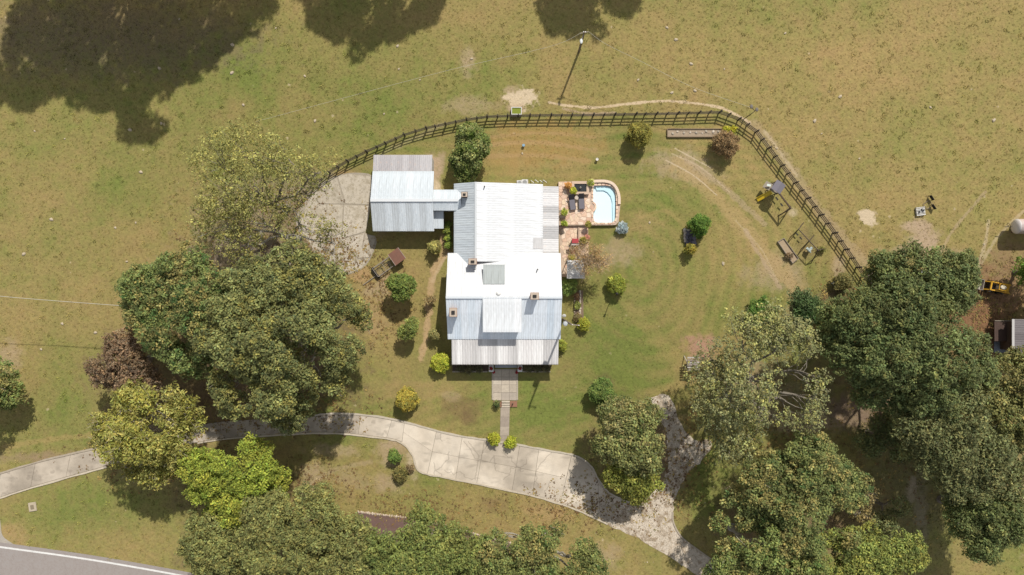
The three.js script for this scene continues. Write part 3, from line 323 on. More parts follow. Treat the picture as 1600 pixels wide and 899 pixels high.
tree('oak_tree', 'light green tree at the right edge above the loader', [[1610, 416, 20, 3.6], [1640, 430, 34, 4.5], [1600, 424, 14, 2.6]], { kind: 'bright', color: 0x748c3c });
// trees that stand just above the top of the frame and shade the pasture
const SH = { ...OAK, k: { gap: .38 } };
tree('oak_tree', 'broad oak above the top left of the frame shading the pasture', [[130, -190, 70, 15], [200, -180, 60, 15], [60, -190, 64, 15], [175, -122, 50, 16.5], [-40, -185, 80, 15], [95, -112, 40, 14], [150, -110, 30, 17], [20, -250, 90, 15], [110, -270, 90, 15], [200, -240, 70, 15], [150, -230, 80, 12], [225, -130, 26, 16]], SH);
tree('oak_tree', 'oak above the top edge right of the broad oak', [[285, -225, 70, 14], [345, -260, 60, 13.5], [250, -190, 46, 14.5], [390, -270, 50, 13]], SH);
tree('oak_tree', 'rounded oak above the top edge over the middle pasture', [[545, -250, 54, 13], [610, -240, 66, 13.5], [680, -262, 62, 13], [600, -190, 36, 12], [500, -268, 40, 13], [650, -215, 36, 12]], SH);
tree('oak_tree', 'smaller oak above the top edge near the utility pole', [[960, -210, 52, 11], [1020, -212, 52, 11], [985, -172, 38, 10], [1050, -190, 26, 10]], SH);

// shrubs
const G = (color, color2, x = {}) => ({ color, color2, ...x });
shrub('magnolia_shrub', 'tall dark glossy tree behind the house near the fence', 734, 235, 26, 5, G(0x606c36, 0x8a9058, { cat: 'tree', lobes: [[735, 214, 18, 3.4], [738, 232, 22, 3.2], [730, 252, 21, 2.8], [728, 268, 17, 2]], flat: 1.0, k: { size: .42 } }));
shrub('shrub', 'round yellowing shrub with shadow inside the north fence', 998, 212, 18, 3, G(0x7e7a3a, 0x9a9245));
shrub('shrub', 'brown purple ball shaped shrub by the timber bed', 1132, 226, 19, 2.6, G(0x85704f, 0x98825c, { k: { leaf: .2 } }));
shrub('shrub', 'dark green round shrub beside the rock pond', 1092, 353, 15, 2.6, G(0x55702c, 0x748a38));
shrub('shrub', 'small yellow flowering shrub below the rock pond', 1077, 390, 8, 1.6, G(0x948a38, 0x86843a));
shrub('shrub', 'grey blue leaved shrub at the pool corner', 972, 357, 8.5, .9, G(0x93a0a0, 0xb6c0c2, { k: { leaf: .3 } }));
tree('crape_myrtle', 'nearly bare brown twiggy tree over the white table', [[905, 400, 18, 3.6], [925, 395, 20, 4], [938, 412, 18, 3.6], [915, 416, 18, 3.6]], { kind: 'bare', color: 0x9c8358, color2: 0xb39a70, trunk: .1 });
shrub('shrub', 'bushy green shrub around the white yard post', 963, 445, 13, 1.8, G(0x7c8436, 0x9aa04a));
shrub('shrub', 'round yellow green shrub at the west porch corner', 688, 567, 13, 1.7, G(0x929a36, 0xaeb046));
shrub('shrub', 'golden orange flowering shrub on the front lawn', 636, 624, 15, 2.2, G(0x9a8f40, 0x868340));
tree('young_tree', 'young green tree with long shadow in the west yard', [[622, 442, 14, 3.2], [636, 446, 13, 3], [628, 456, 14, 2.6]], { kind: 'bush', color: 0x69783a, color2: 0x85904a, trunk: .06, k: { limbs: 12, size: .36, gap: .2 } });
tree('young_tree', 'thin young tree south of the bushier young tree', [[646, 508, 10, 2.8], [638, 517, 11, 2.4], [630, 522, 8, 2]], { kind: 'bush', color: 0x727c40, color2: 0x8b9350, trunk: .05, k: { limbs: 12, size: .34, gap: .26, dens: .8 } });
shrub('shrub', 'airy grass like shrub by the worn footpath', 679, 386, 9, 2, G(0x8d8a50, 0xa29c62, { k: { dens: .6, gap: .3 } }));
shrub('shrub', 'leggy shrub below the airy shrub along the footpath', 671, 468, 7, 1.7, G(0x8a7a54, 0x9c8a60, { k: { dens: .4, gap: .4 } }));
shrub('shrub', 'thin shrub at the corner of the house shadow', 679, 523, 8, 1.7, G(0x7d7a4c, 0x918a58, { k: { dens: .5, gap: .3 } }));
shrub('shrub', 'small dark evergreen on the grass below the driveway bend', 616, 714, 9, 1.6, G(0x5f7436, 0x75863e));
shrub('shrub', 'low dark spreading shrub by the driveway bend', 625, 742, 10, 1, G(0x666236, 0x7c7444));
shrub('shrub', 'twiggy brown groundcover next to the driveway corner', 640, 733, 6, .6, G(0x7a6a4c, 0x8a7a58, { k: { dens: .5 } }));
shrub('clipped_shrub', 'clipped yellow green ball left of the front path end', 771.5, 686, 8.5, 1.1, G(0x919530, 0xaaa83c));
shrub('clipped_shrub', 'clipped yellow green ball right of the front path end', 798, 691.5, 8, 1.1, G(0x8b922e, 0xa6a43a));
shrub('shrub', 'round dark green shrub north of the olive tree', 941, 613, 19, 2.6, G(0x5c7036, 0x748444));
shrub('shrub', 'dark green bush under the airy light green tree', 1190, 490, 21, 2.4, G(0x4f6a2c, 0x68803a));
shrub('shrub', 'sprawling dry shrub at the fence end', 1318, 440, 14, 1.6, G(0x6d693e, 0x807a4c, { k: { dens: .7, gap: .25 } }));
shrub('shrub', 'yellow green shrub below the stone bed', 911, 507, 8, 1.3, G(0x84862f, 0x9a9a40));
shrub('shrub', 'small shrub against the east side of the porch', 879, 540, 7, 1.2, G(0x7e8636, 0x96983e));
shrub('shrub', 'leafy green shrub between house and white table', 889, 448, 12, 1.3, G(0x6d8040, 0x86964e));
for (const [x, y, r, c, w] of [[700, 352, 4.5, 0x6f7d38, 'top'], [699.5, 362, 5, 0x7d8a40, 'second'], [700, 372, 5, 0x697a36, 'third'], [700.5, 383, 5, 0x76863c, 'bottom']]) shrub('hedge_shrub', `narrow green hedge plant west of the house, ${w} of the row of four`, x, y, r, 1.1, G(c, 0x90983f), null);
[[720, 577, 'first'], [733, 577.5, 'second'], [747, 577, 'third'], [826, 576, 'fourth'], [840, 577, 'fifth'], [853, 576.5, 'sixth']].forEach(([x, y, w]) => shrub('porch_shrub', `low dark plant in the porch bed, ${w} from the left`, x, y, 5.5, .6, G(0x5c5a40, 0x6f6a4a)));

// grass tufts and weeds
{
  const r = rng(404), blades = (n, h, sp, seed) => { const q = rng(seed), pos = []; for (let i = 0; i < n; i++) { const a = q() * 6.28, b = q() * 6.28, x = Math.cos(a) * q() * sp, z = Math.sin(a) * q() * sp, w = .02 + q() * .025, hh = h * (.5 + q()), lx = Math.cos(b) * hh * .8, lz = Math.sin(b) * hh * .8; pos.push(x - w * Math.sin(b), 0, z + w * Math.cos(b), x + w * Math.sin(b), 0, z - w * Math.cos(b), x + lx, hh, z + lz); } const g = new THREE.BufferGeometry(); g.setAttribute('position', new THREE.Float32BufferAttribute(pos, 3)); g.computeVertexNormals(); return g; };
  const n = 70000, im = shade(new THREE.InstancedMesh(blades(16, .1, .17, 9), new THREE.MeshStandardMaterial({ color: 0xffffff, roughness: 1, side: THREE.DoubleSide }), n)); const m4 = new THREE.Matrix4(), q = new THREE.Quaternion(), up = V(0, 1, 0), col = new THREE.Color(); let k = 0;
  const bad = (x, y) => (x > 560 && x < 975 && y > 240 && y < 640 && ((x > 695 && x < 880 && y > 280 && y < 600) || (x > 575 && x < 715 && y > 240 && y < 365) || (x > 868 && y > 280 && y < 440) || (x > 765 && x < 812))) || inPoly(x, y, gravelPoly) || inPoly(x, y, padPoly) || (() => { for (let i = 0; i < driveUp.length - 1; i++) if (x >= driveUp[i][0] && x < driveUp[i + 1][0]) return y > driveUp[i][1] - 3 && y < driveLo[Math.min(driveLo.length - 1, i)][1] + 6 && x < 1000; return false; })() || y > 845 + x * .17 || (x > 780 && x < 798 && y > 600 && y < 700);
  const inDrive = (x, y) => inPoly(x, y, drivePolyAll); const drivePolyAll = [...driveUp, ...driveLo.slice().reverse()];
  while (k < n) { const x = -60 + r() * 1720, y = -40 + r() * 980; if (bad(x, y) || inDrive(x, y) || y > 846 + x * .165) { if (x > 320 || y < 840) { if (bad(x, y) || inDrive(x, y)) continue; } else continue; }
    const ti = Math.floor((x - GX0) / GW * TW), tj = Math.floor((y - GY0) / GH * TH), kk = (tj * TW + ti) * 3; const lawn = inPoly(x, y, lawnPoly); const dirt = paint[kk + 2] / paint[kk]; if (dirt > .5 && r() < .85) continue;
    const wild = !lawn && fbm(x / 26 + 50, y / 26, 3) > .5; const s = lawn ? .22 + r() * .3 : .26 + r() * .36 + (wild && r() < .05 ? .9 : 0); q.setFromAxisAngle(up, r() * 6.28); im.setMatrixAt(k, m4.compose(P(x, y), q, V(s * (.8 + r() * .5), s, s * (.8 + r() * .5)))); const b = .95 + r() * .7; im.setColorAt(k, col.setRGB(paint[kk] * b, paint[kk + 1] * b * 1.03, paint[kk + 2] * b * .9)); k++; }
  im.name = 'grass'; scene.add(im); tag(im, 'short dry grass tufts over lawn and pasture', 'grass', null, 'stuff');
}

{ // fallen leaves under and around the trees
  const r = rng(515), zones = [[420, 350, 140, 70], [330, 660, 150, 40], [520, 400, 60, 40], [500, 640, 90, 40], [240, 720, 120, 50], [1000, 760, 80, 60], [1060, 720, 60, 90], [1180, 640, 130, 70], [1400, 700, 100, 160], [1310, 480, 60, 60], [1560, 480, 60, 60], [470, 760, 90, 40], [650, 800, 160, 30], [590, 470, 60, 80], [900, 790, 80, 40], [1250, 700, 90, 40]];
  const pos = []; for (let i = 0; i < 6; i++) { const a = r() * 6.28, x = (r() - .5) * .5, z = (r() - .5) * .5, L = .05 + r() * .05, c = Math.cos(a) * L, d = Math.sin(a) * L, y = .01 + r() * .03; pos.push(x + c, y, z + d, x - d * .6, y + .02, z + c * .6, x - c, y, z - d, x + c, y, z + d, x - c, y, z - d, x + d * .6, y + .015, z - c * .6); }
  const g = new THREE.BufferGeometry(); g.setAttribute('position', new THREE.Float32BufferAttribute(pos, 3)); g.computeVertexNormals();
  const n = 6000, im = shade(new THREE.InstancedMesh(g, new THREE.MeshStandardMaterial({ color: 0xffffff, roughness: 1, side: THREE.DoubleSide }), n)), m4 = new THREE.Matrix4(), q = new THREE.Quaternion(), up = V(0, 1, 0), col = new THREE.Color(), tones = [0x9a7a48, 0x7d5f3c, 0xb39a58, 0x8c8248, 0x6c5236].map(h => alb(h));
  for (let k = 0; k < n; k++) { const z = zones[Math.floor(r() * zones.length)], a = r() * 6.28, d = Math.sqrt(-Math.log(1 - r() * .95)) * .75; q.setFromAxisAngle(up, r() * 6.28); const s = .5 + r() * .9; im.setMatrixAt(k, m4.compose(P(z[0] + Math.cos(a) * d * z[2], z[1] + Math.sin(a) * d * z[3]).setY(.055), q, V(s, 1, s))); const t = tones[Math.floor(r() * 5)], b = .8 + r() * .5; im.setColorAt(k, col.setRGB(t[0] * b, t[1] * b, t[2] * b)); }
  im.name = 'fallen_leaves'; scene.add(im); tag(im, 'brown and yellow fallen leaves scattered under the trees and over the drive', 'leaves', null, 'stuff');
}
// ---------- roofs ----------
function slope(parent, name, el, er, rl, mats, o = {}) { // el, er: ends of the eave, rl: ridge above el
  let u = er.clone().sub(el), Lu = u.length(); u.normalize(); let v = rl.clone().sub(el); v.addScaledVector(u, -v.dot(u)); const Lv = v.length(); v.normalize(); let n = u.clone().cross(v), org = el.clone();
  if (n.y < 0) { org = er.clone(); u.negate(); n.negate(); }
  const m4 = new THREE.Matrix4().makeBasis(u, n, u.clone().cross(n)).setPosition(org); const deckT = o.deck || .1;
  const deck = part(parent, name, bx(Lu, deckT, Lv, Lu / 2, -deckT / 2 - .012, -Lv / 2), o.under || M.trim); deck.applyMatrix4(m4);
  const pw = Lu / Math.round(Lu / (o.panel || .85)), N = Math.round(Lu / pw), ribs = o.ribs || 3, rh = o.rib || .022, pos = [], uv = [], rw = o.rw || .035;
  const prof = [[0, 0]]; for (let k = 0; k < ribs; k++) { const c = (k + .5) * pw / ribs; prof.push([c - rw, 0], [c - rw * .55, rh], [c + rw * .55, rh], [c + rw, 0]); } prof.push([pw - .004, 0]);
  for (let k = 0; k < prof.length - 1; k++) { const [a, ya] = prof[k], [b, yb] = prof[k + 1]; pos.push(a, ya, .03, b, yb, .03, b, yb, -Lv, a, ya, .03, b, yb, -Lv, a, ya, -Lv); uv.push(a, 0, b, 0, b, Lv, a, 0, b, Lv, a, Lv); }
  const g = new THREE.BufferGeometry(); g.setAttribute('position', new THREE.Float32BufferAttribute(pos, 3)); g.setAttribute('uv', new THREE.Float32BufferAttribute(uv, 2)); g.computeVertexNormals();
  const r = rng(Math.round(Lu * 1000 + Lv * 77));
  for (let i = 0; i < N; i++) { const p = part(deck, 'roof_panel', g, mats[Math.floor(r() * mats.length)]); p.position.set(i * pw, .002 + (i % 2) * .004, 0); }
  if (o.patches) o.patches.forEach(([a0, a1, b0, b1, m]) => {});
  return deck;
}
const M = {
  trim: mat(0xeae6de), wall: mat(0xe9e6df, { roughness: .8 }), glass: new THREE.MeshStandardMaterial({ color: 0x26303a, roughness: .08, metalness: .1 }), brick: mat(0xa8775c, { map: fitUV(dirtyTex, 1) }), brickDark: mat(0x5f463c), mortar: mat(0xc9b8a6), black: mat(0x2b2927), iron: mat(0x3b3734, { roughness: .6, metalness: .4 }),
  wood: mat(0x8d7a63, { map: fitUV(woodTex, 1) }), greyWood: mat(0xa29889, { map: fitUV(woodTex, 1) }), darkWood: mat(0x5b4a3c, { map: fitUV(woodTex, 1) }), rust: mat(0x8d6453, { map: fitUV(dirtyTex, 2) }), white: mat(0xf2f0ec, { roughness: .6 }), grey: mat(0x9a9a98), red: mat(0xb03030), yellow: mat(0xe0c020, { roughness: .45 }), stone: mat(0xc0b4a2, { map: fitUV(concTex, 1.3) }), soil: mat(0x8d745c, { map: fitUV(concTex, 1.1) }),
};
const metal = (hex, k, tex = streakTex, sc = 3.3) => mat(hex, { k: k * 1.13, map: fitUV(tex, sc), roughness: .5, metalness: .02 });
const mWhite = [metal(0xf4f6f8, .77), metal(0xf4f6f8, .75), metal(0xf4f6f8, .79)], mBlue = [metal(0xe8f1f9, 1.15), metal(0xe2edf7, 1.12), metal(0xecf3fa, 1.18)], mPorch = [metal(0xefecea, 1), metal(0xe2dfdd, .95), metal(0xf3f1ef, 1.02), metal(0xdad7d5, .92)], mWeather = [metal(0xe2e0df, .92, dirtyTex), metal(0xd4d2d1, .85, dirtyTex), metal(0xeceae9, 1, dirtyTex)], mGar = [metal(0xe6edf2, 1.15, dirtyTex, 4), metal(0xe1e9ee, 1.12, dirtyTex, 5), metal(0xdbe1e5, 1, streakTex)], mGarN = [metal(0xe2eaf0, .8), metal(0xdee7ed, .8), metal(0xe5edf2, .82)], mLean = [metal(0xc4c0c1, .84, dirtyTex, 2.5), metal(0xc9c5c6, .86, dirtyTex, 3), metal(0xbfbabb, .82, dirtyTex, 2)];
function chimney(house, x, y, hTop, w, d, hBot, dark) { const c = P(x, y, hTop); const ch = part(house, 'chimney', [bx(w, hTop - hBot, d, c.x, (hTop + hBot) / 2, c.z), bx(w + .14, .16, d + .14, c.x, hTop - .1, c.z)], dark ? M.brickDark : M.brick); part(ch, 'chimney_cap', [bx(w + .06, .05, d + .06, c.x, hTop + .005, c.z)], M.mortar); part(ch, 'flue', [bx(w * .5, .14, d * .45, c.x, hTop + .08, c.z)], M.black); }
function windowOn(parent, x, y, z, w, h, face) { const g = face === 'x' ? [bx(.06, h, w, x, y, z)] : [bx(w, h, .06, x, y, z)]; const f = part(parent, 'window', g, M.glass); const t = .08; const fr = face === 'x' ? [bx(.1, t, w + .16, x, y + h / 2, z), bx(.1, t, w + .16, x, y - h / 2, z), bx(.098, h - t, t, x, y, z - w / 2), bx(.098, h - t, t, x, y, z + w / 2), bx(.094, .05, w - t, x, y, z)] : [bx(w + .16, t, .1, x, y + h / 2, z), bx(w + .16, t, .1, x, y - h / 2, z), bx(t, h - t, .098, x - w / 2, y, z), bx(t, h - t, .098, x + w / 2, y, z), bx(w - t, .05, .094, x, y, z)]; part(f, 'window_frame', fr, M.trim); }
// ---------- farmhouse ----------
{
  const hs = thing('farmhouse', 'large farmhouse with white metal roofs, dormers and brick chimneys', 'house', V(0, 0, 0));
  const W0 = P(696.5, 465, 5.7).x, E0 = P(877, 465, 5.7).x + .1, zr = P(800, 465, 5.7).z, zs = P(800, 530, 3.2).z, zn = P(800, 396, 3.2).z;
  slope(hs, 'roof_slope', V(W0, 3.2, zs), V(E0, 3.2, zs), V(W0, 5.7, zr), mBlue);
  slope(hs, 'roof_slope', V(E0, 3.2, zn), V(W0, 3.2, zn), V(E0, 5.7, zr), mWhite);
  part(hs, 'ridge_cap', [beam(V(W0, 5.73, zr), V(E0, 5.73, zr), .26, .06)], mat(0xdde3e8));
  // walls
  const wx0 = W0 + .35, wx1 = E0 - .35, wz0 = zn + .4, wz1 = zs - .4; const gable = x => { const sh = new THREE.Shape([new THREE.Vector2(-wz1, .4), new THREE.Vector2(-wz0, .4), new THREE.Vector2(-wz0, 3.2), new THREE.Vector2(-zr, 5.5), new THREE.Vector2(-wz1, 3.2)]); const g = new THREE.ExtrudeGeometry(sh, { depth: .2, bevelEnabled: false }); g.rotateY(Math.PI / 2); g.translate(x, 0, 0); return g; };
  part(hs, 'wall', [gable(wx0), gable(wx1 - .2), bx(wx1 - wx0 - .4, 2.85, .2, (wx0 + wx1) / 2, 1.825, wz0 + .1), bx(wx1 - wx0 - .4, 2.85, .2, (wx0 + wx1) / 2, 1.825, wz1 - .1)], M.wall);
  part(hs, 'foundation', [bx(wx1 - wx0 + .06, .5, wz1 - wz0 + .06, (wx0 + wx1) / 2, .2, (wz0 + wz1) / 2)], M.brick);
  for (const z of [zr - 2.6, zr + 2.6]) { windowOn(hs, wx0 - .02, 1.9, z, 1, 1.6, 'x'); windowOn(hs, wx1 + .02, 1.9, z, 1, 1.6, 'x'); } windowOn(hs, wx0 - .02, 4.1, zr, .9, 1.1, 'x'); windowOn(hs, wx1 + .02, 4.1, zr, .9, 1.1, 'x');
  for (const x of [-5.6, -3.2, 1.6, 4]) windowOn(hs, x, 1.9, wz1 + .02, 1, 1.6, 'z');
  const dr = part(hs, 'door', [bx(1, 2.1, .08, -.9, 1.5, wz1 + .03)], mat(0x7a2f2a)); part(dr, 'handle', [new THREE.SphereGeometry(.05, 8, 6).translate(-.5, 1.45, wz1 + .1)], M.iron);
  // porch
  const px0 = P(706, 550, 2.8).x, px1 = P(872.5, 550, 2.8).x, pz1 = P(800, 569, 2.6).z;
  slope(hs, 'porch_roof', V(px0, 2.6, pz1), V(px1, 2.6, pz1), V(px0, 3.12, zs - .05), mPorch, { panel: .62, ribs: 2, rib: .045, rw: .06, deck: .08 });
  part(hs, 'gutter', [bx(px1 - px0, .1, .1, (px0 + px1) / 2, 2.52, pz1 + .05)], mat(0xb5aea8));
  part(hs, 'porch_floor', [bx(px1 - px0 - .5, .14, pz1 - wz1 - .3, (px0 + px1) / 2, .38, (pz1 + wz1) / 2 - .12)], mat(0x8a8f96, { map: fitUV(woodTex, 2) }));
  for (let i = 0; i < 6; i++) part(hs, 'porch_post', [bx(.16, 2.1, .16, px0 + .4 + i * (px1 - px0 - .8) / 5, 1.48, pz1 - .4)], M.white);
  // porch steps
  const sx = (P(764, 575, .4).x + P(817, 575, .4).x) / 2; [0, 1, 2].forEach(i => part(hs, 'step', [bx(2.75, .14, .34, sx, .32 - i * .12, pz1 - .02 + i * .3)], mat([0xa9b0b8, 0x9aa2ab, 0xb2b8be][i])));
  // dormers
  const d0 = P(754, 490, 5.8).x, d1 = P(815, 490, 5.8).x, dz = P(800, 519, 4.98).z; slope(hs, 'dormer_roof', V(d0, 4.98, dz), V(d1, 4.98, dz), V(d0, 5.78, zr - .1), [metal(0xf6f8fa, 1.05), metal(0xf2f5f7, 1.02)]);
  const dw = part(hs, 'dormer_wall', [bx(d1 - d0 - .4, 1.7, .15, (d0 + d1) / 2, 4.05, dz - .35), ...[d0 + .27, d1 - .27].map(x => { const sh = new THREE.Shape([new THREE.Vector2(-dz + .4, 3.3), new THREE.Vector2(-zr, 5.5), new THREE.Vector2(-zr, 5.7), new THREE.Vector2(-dz + .4, 4.97)]); const g = new THREE.ExtrudeGeometry(sh, { depth: .14, bevelEnabled: false }); g.rotateY(Math.PI / 2); g.translate(x - .07, 0, 0); return g; })], M.wall);
  for (const x of [d0 + 1.2, (d0 + d1) / 2, d1 - 1.2]) { windowOn(hs, x, 4.4, dz - .26, .8, .7, 'z'); }
  const n0 = P(754.5, 430, 5.6).x, n1 = P(788.5, 430, 5.6).x, nz0 = P(800, 414, 4.75).z, nz1 = P(800, 444, 5.0).z; slope(hs, 'dormer_roof', V(n1, 4.8, nz0), V(n0, 4.8, nz0), V(n1, 5.05, nz1), [metal(0xd6dcda, .72, streakTex), metal(0xcdd4d2, .72, streakTex)]);
  part(hs, 'dormer_wall', [bx(n1 - n0 - .3, 1.0, .12, (n0 + n1) / 2, 4.2, nz0 + .25), ...[n0 + .2, n1 - .2].map(x => bx(.12, .9, nz1 - nz0 - .3, x, 4.3, (nz0 + nz1) / 2))], mat(0xb9bdbd));
  // rear wing
  const rx = P(743, 350, 4.3).x, rz0 = P(743, 284.5, 4.3).z, rzE = P(800, 291, 2.6).z, wW = P(709.5, 340, 3).x, wE = P(848, 340, 2.55).x, wE2 = P(872.5, 340, 2.2).x, zin = -2.2;
  slope(hs, 'wing_roof', V(wW, 3.0, rz0), V(wW, 3.0, zin), V(rx, 4.3, rz0), mGarN);
  slope(hs, 'wing_roof', V(wE, 2.6, zin - .9), V(wE, 2.6, rz0 + .0), V(rx, 4.3, zin - .9), [metal(0xf6f8fa, .87), metal(0xf6f8fa, .85)], { rib: .015 });
  slope(hs, 'wing_roof', V(wE2, 2.28, zin - 1.3), V(wE2, 2.28, rzE), V(wE - .05, 2.59, zin - 1.3), mWeather, { panel: .8 });
  part(hs, 'patched_sheet', [(() => { const a = P(833, 372, 2.8), b = P(848.5, 389, 2.6); const g = bx(b.x - a.x, .012, b.z - a.z, (a.x + b.x) / 2, 0, (a.z + b.z) / 2); const p = g.attributes.position; for (let i = 0; i < p.count; i++) { const x = p.getX(i); p.setY(i, p.getY(i) + 2.6 + (wE - x) * (1.7 / (wE - rx)) + .045); } return g; })()], mWeather[0]);
  part(hs, 'ridge_cap', [beam(V(rx, 4.33, rz0), V(rx, 4.33, -2.6), .24, .05)], mat(0xd4d8da));
  part(hs, 'wing_wall', [bx(.2, 2.6, -rz0 + zin - .4, wW + .4, 1.5, (rz0 + zin) / 2), bx(.2, 2.0, -rzE + zin - .6, wE - .2, 1.2, (rzE + zin) / 2), bx(wE - wW - .8, 2.5, .2, (wE + wW) / 2, 1.4, rz0 + .35), (() => { const sh = new THREE.Shape([new THREE.Vector2(wW + .5, 2.6), new THREE.Vector2(wE - .5, 2.4), new THREE.Vector2(rx, 4.15)]); const g = new THREE.ExtrudeGeometry(sh, { depth: .15, bevelEnabled: false }); g.translate(0, 0, rz0 + .28); return g; })()], M.wall);
  for (const z of [-11, -8, -5.6]) windowOn(hs, wE - .08, 1.35, z, 1.1, 1.3, 'x'); for (const z of [-8.2, -5]) windowOn(hs, wW + .28, 1.7, z, .9, 1.4, 'x');
  for (let i = 0; i < 5; i++) part(hs, 'porch_post', [bx(.12, 2.15, .12, wE2 - .25, 1.08, rzE + .3 + i * 1.95)], M.white);
  chimney(hs, 725.5, 304, 4.75, .62, .5, 3.0, true); chimney(hs, 738.5, 409, 5.3, .85, .6, 3.4); chimney(hs, 708, 488.5, 5.9, .78, .92, 3.6); chimney(hs, 835.5, 463, 6.7, .85, .7, 5.0);
  const vd = P(779, 459, 5.7); part(hs, 'roof_vent', [new THREE.SphereGeometry(.3, 14, 8, 0, 6.3, 0, 1.6).translate(vd.x, 5.5, vd.z), cyl(.26, .26, .4, vd.x, 5.15, vd.z)], M.white);
  for (const [x, y, h] of [[840, 421, 4.55], [757, 291.5, 4.3]]) { const v = P(x, y, h); part(hs, 'vent_pipe', [cyl(.07, .07, .6, v.x, h - .4, v.z)], M.iron); }
  // white dish and meter mast on the east eave
  const dsh = P(881.5, 494, 3.5); const mast = part(hs, 'satellite_dish', [new THREE.SphereGeometry(.34, 16, 6, 0, 6.3, 0, .8).translate(0, -.3, 0).scale(1, .5, 1).rotateX(.5).translate(dsh.x, 3.5, dsh.z)], M.white); part(mast, 'bracket', [bar(V(dsh.x, 3.45, dsh.z), V(E0 - .2, 3.1, dsh.z), .03)], M.grey);
}
{ // garage, breezeway and small shed
  const ga = thing('garage', 'weathered metal roofed garage with rusty lean-to beside the house', 'garage', V(0, 0, 0));
  const hr = 3.8, he = 2.3, zr = P(0, 313, hr).z, zs = P(0, 361, he).z, zn = P(0, 268, 2.5).z, x0 = P(578.5, 313, hr).x, x1 = P(676, 313, hr).x, lx0 = P(583, 255, 2.2).x, lx1 = P(675, 255, 2.2).x, lz = P(0, 242.5, 1.95).z;
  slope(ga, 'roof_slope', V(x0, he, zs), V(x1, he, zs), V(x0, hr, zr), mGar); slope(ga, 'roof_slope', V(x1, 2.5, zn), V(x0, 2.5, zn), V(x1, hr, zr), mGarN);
  slope(ga, 'lean_to_roof', V(lx1, 1.95, lz), V(lx0, 1.95, lz), V(lx1, 2.42, zn - .02), mLean, { panel: .7, ribs: 3 });
  part(ga, 'purlin', [beam(V(lx0 + .55, 2.0, lz + .1), V(lx0 + .55, 2.48, zn - .1), .05, .08)], mat(0xd8d2cc)); part(ga, 'ridge_cap', [beam(V(x0, hr + .03, zr), V(x1, hr + .03, zr), .34, .06)], mat(0xe6e9eb));
  const w0 = x0 + .35, w1 = x1 - .35, wn = lz + .3, ws = zs - .4; part(ga, 'wall', [bx(w1 - w0, 2.2, .15, (w0 + w1) / 2, 1.1, ws), bx(w1 - w0, 1.85, .15, (w0 + w1) / 2, .92, wn), ...[w0, w1].map(x => { const sh = new THREE.Shape([new THREE.Vector2(-ws, 0), new THREE.Vector2(-ws, 2.3), new THREE.Vector2(-zr, 3.65), new THREE.Vector2(-zn, 2.35), new THREE.Vector2(-wn, 1.85), new THREE.Vector2(-wn, 0)]); const g = new THREE.ExtrudeGeometry(sh, { depth: .14, bevelEnabled: false }); g.rotateY(Math.PI / 2); g.translate(x - .07, 0, 0); return g; })], mat(0xcfcac0));
  part(ga, 'garage_door', [bx(.08, 2.0, 2.6, w0 - .1, 1.0, zr + 1)], M.white); windowOn(ga, -13, 1.4, ws + .06, 1.1, 1, 'z');
  const br = thing('breezeway', 'narrow metal roofed passage joining garage and farmhouse', 'breezeway', V(0, 0, 0)); const b1 = P(720, 313, 3.75).x, bz0 = P(0, 296.5, 3.4).z, bz1 = P(0, 328.5, 3.4).z, bx0 = x1 + .02;
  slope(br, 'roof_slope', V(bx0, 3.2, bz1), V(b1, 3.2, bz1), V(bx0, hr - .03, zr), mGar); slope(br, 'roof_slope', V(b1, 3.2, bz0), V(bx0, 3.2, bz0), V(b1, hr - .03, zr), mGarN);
  part(br, 'ridge_cap', [beam(V(bx0, hr, zr), V(b1 - .3, hr, zr), .3, .05)], mat(0xe6e9eb)); part(br, 'wall', [bx(2.1, 3.0, .12, bx0 + 1.2, 1.5, bz0 + .25), bx(2.1, 3.0, .12, bx0 + 1.2, 1.5, bz1 - .25)], M.wall); windowOn(br, bx0 + 1.2, 1.7, bz1 - .18, 1, 1.2, 'z');
  const sh = thing('lean_to_shed', 'small flat roofed shed in the corner between garage and passage', 'shed', V(0, 0, 0)); const a = P(676.5, 331, 2.2), b = P(693, 357, 2.1);
  slope(sh, 'roof_slope', V(a.x, 2.1, b.z), V(b.x, 2.1, b.z), V(a.x, 2.25, bz1 + .0), mGarN, { panel: .7 }); part(sh, 'wall', [bx(b.x - a.x - .2, 2.0, b.z - bz1 - .3, (a.x + b.x) / 2, 1.0, (b.z + bz1) / 2 - .05)], mat(0xc9c6c0)); part(sh, 'door', [bx(.7, 1.8, .06, (a.x + b.x) / 2, .9, b.z - .19)], M.grey);
}
